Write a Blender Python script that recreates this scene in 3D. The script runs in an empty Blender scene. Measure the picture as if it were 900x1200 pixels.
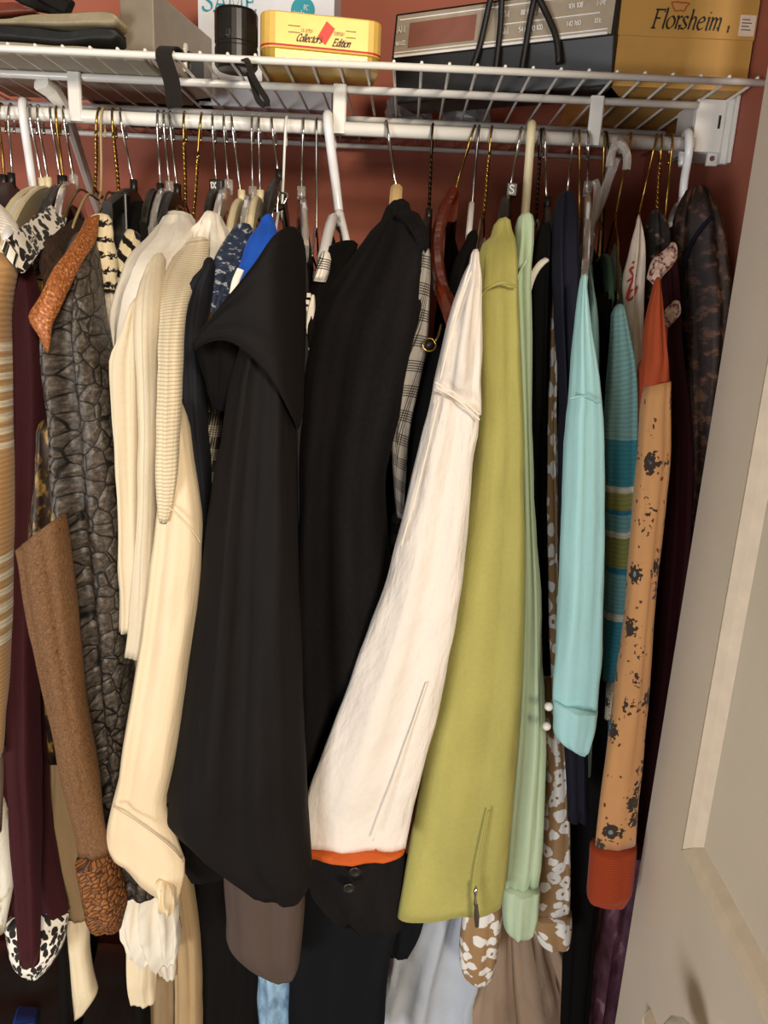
import bpy, math, random
from mathutils import Vector, Matrix, noise
random.seed(7)
# ------------------------------------------------------------------ camera
scene = bpy.context.scene
col = scene.collection
CAM = Vector((0, 0, 1.55))
Yc = Vector((26, -241, 900)).normalized()
dn = Vector((-168, 3354, 900)).normalized()
dn = (dn - Yc * dn.dot(Yc)).normalized()
Zc = -dn
Xc = Yc.cross(Zc)            # image axes are x right, y down, z forward
WM = Matrix((Xc, Yc, Zc))    # camera ray -> world
cam_d = bpy.data.cameras.new('camera')
cam_d.sensor_fit = 'HORIZONTAL'; cam_d.sensor_width = 36.0; cam_d.lens = 36.0
cam_d.clip_start = 0.01; cam_d.clip_end = 50
cam = bpy.data.objects.new('camera', cam_d); col.objects.link(cam)
flip = Matrix(((1, 0, 0), (0, -1, 0), (0, 0, -1)))
cam.matrix_world = Matrix.Translation(CAM) @ (WM @ flip).to_4x4()
scene.camera = cam
# ------------------------------------------------------------------ light
scene.view_settings.view_transform = 'Standard'
scene.view_settings.look = 'None'
scene.view_settings.gamma = 1.0
scene.view_settings.exposure = 0.0
scene.view_settings.use_curve_mapping = False
world = bpy.data.worlds.new('room_ambient'); scene.world = world
world.use_nodes = True
bgn = world.node_tree.nodes['Background']
bgn.inputs['Color'].default_value = (1.0, 0.90, 0.80, 1)
bgn.inputs['Strength'].default_value = 0.13
def area(name, loc, target, size, power, color):
    l = bpy.data.lights.new(name, 'AREA'); l.shape = 'RECTANGLE'
    l.size, l.size_y = size; l.energy = power; l.color = color
    o = bpy.data.objects.new(name, l); col.objects.link(o)
    o.location = loc
    o.rotation_euler = (Vector(target) - Vector(loc)).to_track_quat('-Z', 'Y').to_euler()
    return o
area('ceiling_lamp_light', (0.84, -2.4, 2.30), (-0.10, 0.9, 1.35), (0.6, 0.5), 108, (1.0, 0.87, 0.72))
area('room_window_light', (-1.5, -2.1, 0.72), (0.1, 0.7, 1.0), (1.2, 1.0), 62, (0.96, 0.97, 1.0))

# ------------------------------------------------------------------ helpers
def P(x, y, Y):
    """photo pixel + depth in the room -> world point"""
    r = WM @ Vector((x - 450.0, y - 600.0, 900.0))
    return CAM + r * (Y / r.y)
def srgb(h, a=1.0):
    h = h.lstrip('#'); c = [int(h[i:i+2], 16) / 255 for i in (0, 2, 4)]
    return tuple(v / 12.92 if v <= .04045 else ((v + .055) / 1.055) ** 2.4 for v in c) + (a,)
class MB:
    def __init__(s): s.v = []; s.f = []; s.uv = []; s.mi = []
    def add(s, vs, fs, uvs=None, mi=0):
        b = len(s.v); s.v += [Vector(p) for p in vs]
        s.uv += (uvs if uvs else [(p[0], p[2]) for p in vs])
        for f in fs: s.f.append([b + i for i in f]); s.mi.append(mi)
    def box(s, a, b, mi=0):
        (x0, y0, z0), (x1, y1, z1) = a, b
        s.add([(x0,y0,z0),(x1,y0,z0),(x1,y1,z0),(x0,y1,z0),(x0,y0,z1),(x1,y0,z1),(x1,y1,z1),(x0,y1,z1)],
              [(0,3,2,1),(4,5,6,7),(0,1,5,4),(1,2,6,5),(2,3,7,6),(3,0,4,7)], mi=mi)
    def tube(s, path, r, seg=8, mi=0, caps=True):
        path = [Vector(p) for p in path]; n = len(path)
        rr = r if isinstance(r, (list, tuple)) else [r] * n
        vs = []; uvs = []; up = Vector((0.13, 0.31, 0.94)); L = 0
        t0 = (path[1] - path[0]).normalized()
        nrm = t0.cross(up); nrm = nrm.normalized() if nrm.length > 1e-4 else t0.orthogonal().normalized()
        for i, p in enumerate(path):
            t = (path[min(i+1, n-1)] - path[max(i-1, 0)]).normalized()
            nrm = (nrm - t * nrm.dot(t)).normalized(); bn = t.cross(nrm)
            if i: L += (p - path[i-1]).length
            for k in range(seg):
                a = 2 * math.pi * k / seg
                vs.append(p + (nrm * math.cos(a) + bn * math.sin(a)) * rr[i]); uvs.append((a * rr[i], L))
        fs = [(i*seg+k, i*seg+(k+1) % seg, (i+1)*seg+(k+1) % seg, (i+1)*seg+k) for i in range(n-1) for k in range(seg)]
        if caps: fs += [tuple(range(seg-1, -1, -1)), tuple((n-1)*seg+k for k in range(seg))]
        s.add(vs, fs, uvs, mi)
    def bar(s, path, w, t, side=None, mi=0, bev=0.25):
        """flat bar: w across 'upish' direction, t across the other; eight-sided section"""
        path = [Vector(p) for p in path]; n = len(path); vs = []; uvs = []; L = 0
        ww = w if isinstance(w, (list, tuple)) else [w] * n
        tt = t if isinstance(t, (list, tuple)) else [t] * n
        for i, p in enumerate(path):
            tg = (path[min(i+1, n-1)] - path[max(i-1, 0)]).normalized()
            sd = Vector(side) if side else tg.cross(Vector((0, 0, 1)))
            sd = (sd - tg * sd.dot(tg)).normalized(); up = sd.cross(tg)
            if i: L += (p - path[i-1]).length
            a, b = ww[i] / 2, tt[i] / 2; c = min(a, b) * 2 * bev
            for (q, z) in ((b-c, a), (b, a-c), (b, -a+c), (b-c, -a), (-b+c, -a), (-b, -a+c), (-b, a-c), (-b+c, a)):
                vs.append(p + sd * q + up * z); uvs.append((z + q, L))
        g = 8
        fs = [(i*g+k, (i+1)*g+k, (i+1)*g+(k+1) % g, i*g+(k+1) % g) for i in range(n-1) for k in range(g)]
        fs += [tuple(range(g)), tuple((n-1)*g+k for k in range(g-1, -1, -1))]
        s.add(vs, fs, uvs, mi)
    def build(s, name, mat, parent=None, smooth=False):
        off = parent_loc(parent) if parent is not None else Vector((0, 0, 0))
        me = bpy.data.meshes.new(name)
        me.from_pydata([tuple(v - off) for v in s.v], [], s.f)
        ul = me.uv_layers.new(name='UVMap')
        for lp in me.loops: ul.data[lp.index].uv = s.uv[lp.vertex_index]
        mats = mat if isinstance(mat, (list, tuple)) else [mat]
        for m in mats: me.materials.append(m)
        for p, m in zip(me.polygons, s.mi): p.material_index = m; p.use_smooth = smooth
        me.validate(); me.update()
        o = bpy.data.objects.new(name, me); col.objects.link(o)
        if parent is not None: o.parent = parent
        return o
LOC = {}
def parent_loc(o):
    v = Vector((0, 0, 0))
    while o is not None: v = v + o.location; o = o.parent
    return v
def tag(o, label=None, cat=None, group=None, kind=None):
    if label: o['label'] = label
    if cat: o['category'] = cat
    if group: o['group'] = group
    if kind: o['kind'] = kind
    return o
def empty(name, loc, label, cat, group=None):
    o = bpy.data.objects.new(name, None); o.empty_display_size = 0.03
    col.objects.link(o); o.location = loc
    return tag(o, label, cat, group)
def bevel(o, w, seg=2):
    m = o.modifiers.new('bevel', 'BEVEL'); m.width = w; m.segments = seg; m.limit_method = 'ANGLE'
    return o
def cr(pts, n):
    """Catmull-Rom resample of tuples"""
    m = len(pts); out = []
    if m == 2:
        return [tuple(a + (b - a) * i / (n-1) for a, b in zip(*pts)) for i in range(n)]
    d = [0]
    for a, b in zip(pts, pts[1:]): d.append(d[-1] + max(1e-9, math.sqrt(sum((p-q)**2 for p, q in zip(a, b)))))
    for i in range(n):
        s = d[-1] * i / (n-1); k = 0
        while k < m-2 and d[k+1] < s: k += 1
        t = (s - d[k]) / (d[k+1] - d[k])
        p0, p1, p2, p3 = pts[max(k-1, 0)], pts[k], pts[k+1], pts[min(k+2, m-1)]
        out.append(tuple(.5*((2*b) + (-a+c)*t + (2*a-5*b+4*c-e)*t*t + (-a+3*b-3*c+e)*t**3) for a, b, c, e in zip(p0, p1, p2, p3)))
    return out
def crv(pts, n): return [Vector(p) for p in cr([tuple(p) for p in pts], n)]

# ------------------------------------------------------------------ materials
MATS = {}
class NT:
    def __init__(s, name):
        s.m = bpy.data.materials.new(name); s.m.use_nodes = True
        s.t = s.m.node_tree; s.b = s.t.nodes['Principled BSDF']
    def n(s, typ, **kw):
        x = s.t.nodes.new(typ)
        for k, v in kw.items():
            if k.startswith('i_'): x.inputs[k[2:].replace('_', ' ')].default_value = v
            else: setattr(x, k, v)
        return x
    def l(s, a, b): s.t.links.new(a, b)
    def coord(s, kind='UV', scale=(1, 1, 1), rot=(0, 0, 0)):
        c = s.n('ShaderNodeTexCoord'); mp = s.n('ShaderNodeMapping')
        mp.inputs['Scale'].default_value = scale; mp.inputs['Rotation'].default_value = rot
        s.l(c.outputs[kind], mp.inputs['Vector']); return mp.outputs['Vector']
    def ramp(s, fac, stops, interp='LINEAR'):
        r = s.n('ShaderNodeValToRGB'); r.color_ramp.interpolation = interp
        el = r.color_ramp.elements
        while len(el) < len(stops): el.new(0.5)
        for e, (p, c) in zip(el, stops): e.position = p; e.color = c
        s.l(fac, r.inputs['Fac']); return r.outputs['Color']
    def mix(s, fac, a, b, mode='MIX'):
        m = s.n('ShaderNodeMix'); m.data_type = 'RGBA'; m.blend_type = mode
        for sock, v in ((m.inputs[0], fac), (m.inputs[6], a), (m.inputs[7], b)):
            if hasattr(v, 'is_output') or hasattr(v, 'links'): s.l(v, sock)
            else: sock.default_value = v
        return m.outputs[2]
    def math(s, op, a, b=None, c=None):
        m = s.n('ShaderNodeMath'); m.operation = op
        for i, v in enumerate((a, b, c)):
            if v is None: continue
            if hasattr(v, 'links'): s.l(v, m.inputs[i])
            else: m.inputs[i].default_value = v
        return m.outputs[0]
    def noise(s, vec, scale, detail=3, rough=.55):
        x = s.n('ShaderNodeTexNoise'); x.inputs['Scale'].default_value = scale
        x.inputs['Detail'].default_value = detail; x.inputs['Roughness'].default_value = rough
        s.l(vec, x.inputs['Vector']); return x.outputs['Fac']
    def voro(s, vec, scale, feature='F1', rnd=1.0, out='Distance'):
        x = s.n('ShaderNodeTexVoronoi'); x.feature = feature; x.inputs['Scale'].default_value = scale
        x.inputs['Randomness'].default_value = rnd; s.l(vec, x.inputs['Vector']); return x.outputs[out]
    def bump(s, h, strength=.3, dist=.001, nrm=None):
        b = s.n('ShaderNodeBump'); b.inputs['Strength'].default_value = strength; b.inputs['Distance'].default_value = dist
        s.l(h, b.inputs['Height'])
        if nrm is not None: s.l(nrm, b.inputs['Normal'])
        return b.outputs['Normal']
    def fin(s, colr, rough=.8, nrm=None, **kw):
        if hasattr(colr, 'links'): s.l(colr, s.b.inputs['Base Color'])
        else: s.b.inputs['Base Color'].default_value = colr
        if hasattr(rough, 'links'): s.l(rough, s.b.inputs['Roughness'])
        else: s.b.inputs['Roughness'].default_value = rough
        if nrm is not None: s.l(nrm, s.b.inputs['Normal'])
        for k, v in kw.items(): s.b.inputs[k.replace('_', ' ')].default_value = v
        return s.m
def dk(c, k): return (c[0]*k, c[1]*k, c[2]*k, 1)
def fabric(name, hexc, rough=.85, weave=900, var=.18, sheen=.15, wb=.35, crease=.4, stretch=.25, spec=.25):
    """woven cloth: slight colour variation, weave relief, soft lengthwise creasing"""
    t = NT(name); c = srgb(hexc); v = t.coord('UV')
    vs = t.coord('UV', (1, stretch, 1))
    big = t.noise(vs, 22, 3); fine = t.noise(v, 260, 2)
    cc = t.ramp(t.math('ADD', t.math('MULTIPLY', big, .7), t.math('MULTIPLY', fine, .3)), [(.3, dk(c, 1-var)), (.7, dk(c, 1+var*.6))])
    h1 = t.noise(vs, 20, 4, .5); n1 = t.bump(h1, crease, .011)
    n2 = t.bump(t.noise(v, weave, 2), wb, .0004, n1)
    m = t.fin(cc, rough, n2, Sheen_Weight=sheen, Sheen_Roughness=.5, Specular_IOR_Level=spec)
    t.b.inputs['Sheen Tint'].default_value = (min(1, c[0] * 1.3 + .01), min(1, c[1] * 1.3 + .01), min(1, c[2] * 1.3 + .01), 1)
    return m
def plain(name, hexc, rough=.4, metal=0.0, bump=None, spec=.5, coat=0.0, var=.06, bs=60):
    t = NT(name); c = srgb(hexc); v = t.coord('Object')
    cc = t.ramp(t.noise(v, bs, 3), [(.3, dk(c, 1-var)), (.7, dk(c, 1+var))])
    nb = t.bump(t.noise(v, bump[0], 3), bump[1], bump[2]) if bump else None
    return t.fin(cc, rough, nb, Metallic=metal, Specular_IOR_Level=spec, Coat_Weight=coat)
def animal(name, base, spot, core, scale=38, stretch=1.6, ring=True, rough=.75, thr=.30):
    """leopard-like print: blobs with open centres, warped voronoi in cloth coordinates"""
    t = NT(name); v = t.coord('UV', (stretch, 1, 1), (0, 0, .35))
    nz = t.n('ShaderNodeTexNoise'); nz.inputs['Scale'].default_value = 60; t.l(v, nz.inputs['Vector'])
    add = t.n('ShaderNodeMixRGB'); add.blend_type = 'LINEAR_LIGHT'; add.inputs[0].default_value = .006
    t.l(v, add.inputs[1]); t.l(nz.outputs['Color'], add.inputs[2])
    d = t.voro(add.outputs[0], scale, 'F1', .85)
    if ring: cc = t.ramp(d, [(0, srgb(core)), (.13, srgb(core)), (.16, srgb(spot)), (thr+.12, srgb(spot)), (thr+.16, srgb(base)), (1, srgb(base))])
    else: cc = t.ramp(d, [(0, srgb(spot)), (thr, srgb(spot)), (thr+.05, srgb(base)), (1, srgb(base))])
    nb = t.bump(t.noise(t.coord('UV', (1, .25, 1)), 30, 4), .4, .004)
    return t.fin(cc, rough, nb, Sheen_Weight=.1, Specular_IOR_Level=.3)
def reptile(name, scale_hex, gap_hex, scale=34, stretch=.75, metal=.0, rough=.42, relief=.9, edge=.06, crk=(.38, .52, .64, .3, 2.2)):
    t = NT(name); v = t.coord('UV', (1/stretch, 1, 1), (0, 0, .3))
    nz = t.n('ShaderNodeTexNoise'); nz.inputs['Scale'].default_value = 25; t.l(v, nz.inputs['Vector'])
    add = t.n('ShaderNodeMixRGB'); add.blend_type = 'LINEAR_LIGHT'; add.inputs[0].default_value = .008
    t.l(v, add.inputs[1]); t.l(nz.outputs['Color'], add.inputs[2])
    d = t.voro(add.outputs[0], scale, 'DISTANCE_TO_EDGE', .8)
    g = t.noise(t.coord('UV'), 230, 8, .75); s = srgb(scale_hex)
    sc = t.ramp(g, [(crk[0], dk(s, crk[3])), (crk[1], s), (crk[2], dk(s, crk[4]))])
    cc = t.mix(t.ramp(d, [(edge*.4, (0, 0, 0, 1)), (edge*1.2, (1, 1, 1, 1))]), srgb(gap_hex), sc)
    h = t.ramp(d, [(0, (0, 0, 0, 1)), (.25, (1, 1, 1, 1))])
    n1 = t.bump(h, relief, .0025); n2 = t.bump(g, .35, .0012, n1)
    return t.fin(cc, rough, n2, Metallic=metal, Specular_IOR_Level=.45)
def vramp(name, stops, total, rough=.85, knit=420, dots=None):
    """cloth striped across its length: stops are (distance from the top in metres, hex)"""
    t = NT(name); v = t.coord('UV'); sx = t.n('ShaderNodeSeparateXYZ'); t.l(v, sx.inputs[0])
    f = t.math('DIVIDE', sx.outputs['Y'], total)
    cc = t.ramp(f, [(min(1, max(0, p / total)), srgb(h)) for p, h in stops], 'CONSTANT')
    wv = t.n('ShaderNodeTexWave', wave_type='BANDS', bands_direction='Y'); wv.inputs['Scale'].default_value = knit / 6
    wv.inputs['Distortion'].default_value = 3; t.l(v, wv.inputs['Vector'])
    cc = t.mix(t.math('MULTIPLY', wv.outputs['Fac'], .22), cc, (0.02, 0.05, 0.06, 1))
    n1 = t.bump(t.noise(t.coord('UV', (1, .25, 1)), 30, 4), .4, .004)
    return t.fin(cc, rough, t.bump(wv.outputs['Fac'], .5, .0006, n1), Sheen_Weight=.15, Specular_IOR_Level=.2)
def stripes(name, a, b, period, direction='Y', duty=.5, rough=.85, jag=.12, js=80):
    t = NT(name); v = t.coord('UV'); sx = t.n('ShaderNodeSeparateXYZ'); t.l(v, sx.inputs[0])
    src = sx.outputs['Y'] if direction == 'Y' else t.math('ADD', sx.outputs['Y'], t.math('MULTIPLY', sx.outputs['X'], .6))
    src = t.math('ADD', src, t.math('MULTIPLY', t.noise(v, js, 2), period * jag))
    f = t.math('FRACT', t.math('DIVIDE', src, period))
    cc = t.ramp(f, [(0, srgb(a)), (duty - .05, srgb(a)), (duty + .05, srgb(b)), (.95, srgb(b)), (1, srgb(a))])
    h = t.math('ADD', f, t.noise(v, 500, 2))
    return t.fin(cc, rough, t.bump(h, .4, .001), Sheen_Weight=.1, Specular_IOR_Level=.2)
def floral(name, base, dark, accent, scale=30):
    t = NT(name); v = t.coord('UV', (1, .8, 1))
    c = srgb(base); bc = t.ramp(t.noise(t.coord('UV', (1, .3, 1)), 25, 3), [(.3, dk(c, .86)), (.7, dk(c, 1.1))])
    d = t.voro(v, scale, 'F1', .8); e = t.voro(v, scale * 2.3, 'F1', 1.0)
    f = t.noise(v, scale * 6.5, 2, .5); w = t.math('MULTIPLY', t.math('SUBTRACT', f, .5), .85)
    big = t.ramp(t.math('ADD', d, w), [(.31, (1, 1, 1, 1)), (.34, (0, 0, 0, 1))])
    sml = t.ramp(t.math('ADD', e, t.math('ADD', w, t.math('MULTIPLY', d, .25))), [(.27, (1, 1, 1, 1)), (.30, (0, 0, 0, 1))])
    cc = t.mix(sml, bc, srgb(accent))
    core = t.ramp(d, [(0, srgb('#6d7a78')), (.08, srgb('#7d8a86')), (.11, srgb(dark)), (.3, srgb(dark))])
    cc = t.mix(big, cc, core)
    return t.fin(cc, .8, t.bump(t.noise(t.coord('UV', (1, .25, 1)), 30, 4), .35, .004), Sheen_Weight=.15, Specular_IOR_Level=.25)
def plaid(name, a, b, c):
    t = NT(name); v = t.coord('UV', (1, 1, 1), (0, 0, .18)); sx = t.n('ShaderNodeSeparateXYZ'); t.l(v, sx.inputs[0])
    def st(o, p, d): return t.math('LESS_THAN', t.math('FRACT', t.math('DIVIDE', o, p)), d)
    fx, fy = st(sx.outputs['X'], .0022, .5), st(sx.outputs['Y'], .0022, .5)
    gx, gy = st(sx.outputs['X'], .016, .5), st(sx.outputs['Y'], .022, .5)
    k = t.math('ADD', t.math('MULTIPLY', fx, gx), t.math('MULTIPLY', fy, gy))
    cc = t.ramp(t.math('MULTIPLY', k, .5), [(0, srgb(a)), (.25, srgb(a)), (.5, srgb(b)), (1, srgb(c))])
    return t.fin(cc, .85, t.bump(t.noise(t.coord('UV', (1, .25, 1)), 30, 4), .4, .004), Specular_IOR_Level=.2)
def blotch(name, stops, scale=40, rough=.6, metal=0.0, detail=5, stretch=1.0, crease=.5, rnd=0):
    t = NT(name); v = t.coord('UV', (1, stretch, 1))
    f = t.noise(v, scale, detail, .62)
    cc = t.ramp(f, [(p, srgb(h)) for p, h in stops])
    n1 = t.bump(t.noise(t.coord('UV', (1, .3, 1)), 34, 4), crease, .004)
    return t.fin(cc, rough, t.bump(f, .4, .0015, n1), Metallic=metal, Specular_IOR_Level=.4)
M = {}
def wallmat(name, a, b, bump=.15):
    t = NT(name); v = t.coord('Object'); f = t.noise(v, 3.5, 4); g = t.noise(v, 140, 3)
    cc = t.ramp(f, [(.35, srgb(a)), (.65, srgb(b))])
    return t.fin(cc, .75, t.bump(g, bump, .0015), Specular_IOR_Level=.3)
def doormat():
    t = NT('painted_door'); v = t.coord('Object', (9, 9, 1)); g = t.noise(v, 55, 4); c = srgb('#e2d2bc')
    cc = t.ramp(t.noise(t.coord('Object'), 5, 3), [(.3, dk(c, .95)), (.7, dk(c, 1.04))])
    return t.fin(cc, .5, t.bump(g, .12, .0012), Specular_IOR_Level=.4)
def glass(name, tint='#ffffff', rough=.12, alpha=.42):
    t = NT(name); t.fin(srgb(tint), rough, None, Specular_IOR_Level=.6)
    t.b.inputs['Transmission Weight'].default_value = .75; t.b.inputs['IOR'].default_value = 1.25
    return t.m
M['wall'] = wallmat('terracotta_paint', '#9c5845', '#a8634e')
M['white_wall'] = wallmat('room_paint', '#cfc4b0', '#d8cdb9')
M['carpet'] = wallmat('beige_carpet', '#5b4c3d', '#6d5c4a', .6)
M['door'] = doormat()
M['mould'] = plain('lit_moulding_paint', '#ead6bc', .45, bump=(200, .06, .001))  # warmer and paler than the leaf: light on the facets put into the colour
M['white_coat'] = plain('white_vinyl_coated_wire', '#e4e2da', .32, coat=.3, var=.03)
M['bracket_white'] = plain('white_plastic_bracket', '#dedbd2', .42, var=.03)
M['chrome'] = plain('chrome_wire', '#c9c6c0', .16, 1.0, var=.05)
M['gold'] = plain('brass_wire', '#a98845', .24, 1.0, var=.08)
M['dark_wire'] = plain('dark_bronze_wire', '#3a2c20', .3, .9)
M['steel'] = plain('grey_steel', '#8d8a86', .3, 1.0)
M['white_plastic'] = plain('white_hanger_plastic', '#e6e6e6', .28, coat=.2, var=.03)
M['cream_plastic'] = plain('cream_hanger_plastic', '#e3d6ae', .38, var=.04)
M['black_plastic'] = plain('black_hanger_plastic', '#17140f', .38, var=.1)
M['clear'] = glass('clear_plastic', '#f2efe8')
M['light_wood'] = plain('pale_wood', '#d9b77c', .45, bump=(120, .1, .001), var=.1)
M['dark_wood'] = plain('red_brown_wood', '#64230f', .25, coat=.4, var=.15)
M['velvet_white'] = plain('white_flocking', '#d3d2cf', .8)
M['velvet_teal'] = plain('green_flocking', '#50705f', .85)
M['velvet_tan'] = plain('tan_twine', '#b09a6c', .7)
M['ink'] = plain('dark_print', '#2a2018', .6)
M['white_print'] = plain('white_print', '#efece6', .6)
M['red_print'] = plain('red_print', '#b3241e', .6)
M['teal_print'] = plain('teal_print', '#1b90a0', .6)
# ------------------------------------------------------------------ structure
BACK, SIDE = 1.25, 0.343
def struct(name, a, b, mat, **k):
    m = MB(); m.box(a, b); return tag(m.build(name, mat), kind='structure', **k)
struct('floor', (-2.6, -2.6, -.05), (2.6, BACK + .1, 0), M['carpet'])
struct('wall_back', (-1.3, BACK, 0), (SIDE + .12, BACK + .1, 2.45), M['wall'])
struct('wall_right', (SIDE, .74, 0), (SIDE + .12, BACK, 2.45), M['wall'])
struct('wall_left', (-1.3, .74, 0), (-1.2, BACK, 2.45), M['wall'])
struct('wall_front', (SIDE + .0, .64, 0), (2.6, .74, 2.45), M['white_wall'])
struct('wall_header', (-2.6, .64, 2.08), (SIDE, .74, 2.45), M['white_wall'])
struct('ceiling', (-2.6, -.2, 2.45), (2.6, BACK + .1, 2.5), M['white_wall'])
# open door leaf with raised panel mouldings
DX = 0.288
m = MB(); m.box((DX, .02, .02), (DX + .033, .72, 2.03))
door = bevel(m.build('door_1', M['door']), .0025); tag(door, kind='structure')
def onleaf(px, py):
    """where a photo pixel meets the face of the leaf"""
    r = WM @ Vector((px - 450.0, py - 600.0, 900.0)); return CAM + r * (DX / r.x)
c1 = onleaf(805, 1000); c2 = onleaf(763, 1182)
def moulding(y0, z0, y1, z1):
    w, h = .030, .011
    for a, b, ax in (((y0, z0), (y0, z1), 'v'), ((y1, z0), (y1, z1), 'v'), ((y0, z0), (y1, z0), 'h'), ((y0, z1), (y1, z1), 'h')):
        sy = 1 if a[0] == max(y0, y1) else -1
        vs = []
        for q, (yy, zz) in enumerate((a, b)):
            iy = -1 if yy == max(y0, y1) else 1; iz = 1 if zz == min(z0, z1) else -1
            for k, (off, hh) in enumerate(((0, 0), (.006, h*.75), (.014, h), (.022, h*.55), (w, 0.0))):
                vs.append((DX - hh - .0002, yy + iy * off, zz + iz * off))
        mm = MB(); n = 5
        mm.add(vs, [(k, k+1, n+k+1, n+k) for k in range(n-1)] + [(0, n, 2*n-1, n-1)])
        o = mm.build('moulding', M['mould'], door)
        s = o.modifiers.new('solid', 'SOLIDIFY'); s.thickness = .001
moulding(c1.y, c1.z, .12, 1.93)
moulding(c2.y, c2.z, .12, .12)
kp = onleaf(834, 1204); 
m = MB(); prof = [(0, .009), (.012, .008), (.016, .013), (.022, .018), (.030, .019), (.036, .014), (.039, .005)]
vs = []; sg = 20
for (d, r) in prof:
    for k in range(sg): a = 2*math.pi*k/sg; vs.append((DX - d, kp.y + r*math.cos(a)-.005, kp.z - .012 + r*math.sin(a)))
m.add(vs, [(i*sg+k, i*sg+(k+1) % sg, (i+1)*sg+(k+1) % sg, (i+1)*sg+k) for i in range(len(prof)-1) for k in range(sg)] + [tuple((len(prof)-1)*sg+k for k in range(sg))])
m.build('door_knob', M['white_plastic'], door, True)

# ------------------------------------------------------------------ wire shelf with hanging rod
SF, SB, SZ = .85, 1.235, 1.779       # front, back, deck height
RY, RZ, RR = .925, 1.7355, .0072       # hanging rod
XL, XR = -1.195, .342
LY = .925                             # second front wire that carries the rod straps
shelf = empty('wire_shelf', (-.4, 1.0, 1.72), 'white wire closet shelf with lip and hanging rod', 'shelf')
def wire(name, a, b, r, parent=shelf, mat='white_coat', seg=10):
    m = MB(); m.tube([a, b], r, seg); return m.build(name, M[mat], parent, True)
bl0 = P(818, 120, .925)
wire('front_wire', (XL, SF, SZ), (XR, SF, SZ), .0036)
wire('lip_wire', (XL, LY, SZ - .0045), (bl0.x, LY, SZ - .0045), .0042)
wire('middle_wire', (XL, 1.055, SZ - .006), (.31, 1.055, SZ - .006), .0036)
wire('back_wire', (XL, SB, SZ - .004), (.31, SB, SZ - .004), .0036)
wire('hanging_rod', (XL, RY, RZ), (bl0.x + .002, RY, RZ), RR, seg=16)
x = .333; i = 0; base = None
while x > XL:
    if base is None:
        m = MB(); m.tube([(x, SF - .0015, SZ + .0042), (x, SF + .006, SZ + .0040), (x, SF + .02, SZ + .0015), (x, 1.05, SZ + .001), (x, SB + .002, SZ + .001)], .0016, 6)
        base = m.build('cross_wire', M['white_coat'], shelf, True); bx0 = x
    else:
        o = base.copy(); col.objects.link(o); o.parent = shelf; o.location.x = base.location.x + (x - bx0)
    x -= .02755
for px in (90, 399, 700):
    a = P(px, 110, LY)
    m = MB(); m.bar([(a.x, LY - .004, SZ - .001), (a.x, LY - .005, SZ - .012), (a.x, RY - .005, RZ + .012), (a.x, RY - .004, RZ - .006)], .006, .0145, side=(1, 0, 0))
    m.build('rod_strap', M['bracket_white'], shelf)
# diagonal brace from lip to back wall
a = P(57, 99, LY + .01); 
m = MB(); b = Vector((P(120, 250, BACK - .01).x, BACK - .006, P(118, 265, BACK - .01).z))
m.bar([(a.x - .004, LY, SZ - .012), (a.x + .002, LY + .012, SZ - .015), a + Vector((.010, .02, -.022)), (a + b) / 2 + Vector((.004, 0, 0)), b], [.012, .02, .013, .013, .013], [.022, .017, .010, .010, .010], side=(1, 0, 0))
m.build('brace', M['bracket_white'], shelf)
# end bracket: a plate facing the room, a flange on the wall, a screw
BY = .925; bl = P(818, 120, BY); bb = P(820, 178, BY)
zf0, zf1 = P(858, 193, BY - .006).z, P(864, 108, BY - .006).z
brk = MB(); brk.box((bl.x, BY, bb.z), (SIDE - .001, BY + .006, zf1 - .006)); brk.box((bl.x, BY + .006, bb.z), (bl.x + .005, .99, zf1 - .006)); brk.box((bl.x, BY + .006, bb.z), (SIDE - .001, .99, bb.z + .004))
ob = bevel(brk.build('end_bracket', M['bracket_white'], shelf), .0012)
m = MB(); m.box((SIDE - .010, BY - .008, zf0), (SIDE - .001, BY, zf1)); m.box((SIDE - .005, BY - .016, zf0), (SIDE - .001, BY - .008, zf1))
bevel(m.build('wall_flange', M['bracket_white'], shelf), .001)
m = MB(); z = P(848, 186, BY).z; m.box((SIDE - .020, BY + .004, z - .007), (SIDE - .008, BY + .010, z + .012)); bevel(m.build('clip_tab', M['bracket_white'], shelf), .001)
m = MB(); m.tube([(SIDE - .0155, BY + .004, z), (SIDE - .0155, BY + .002, z)], .0028, 10); m.build('screw', M['chrome'], shelf)
m = MB(); m.box((SIDE - .0155, BY - .0007, zf1 - .035), (SIDE - .013, BY, zf1 - .022)); m.build('slot', M['ink'], shelf)

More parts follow.
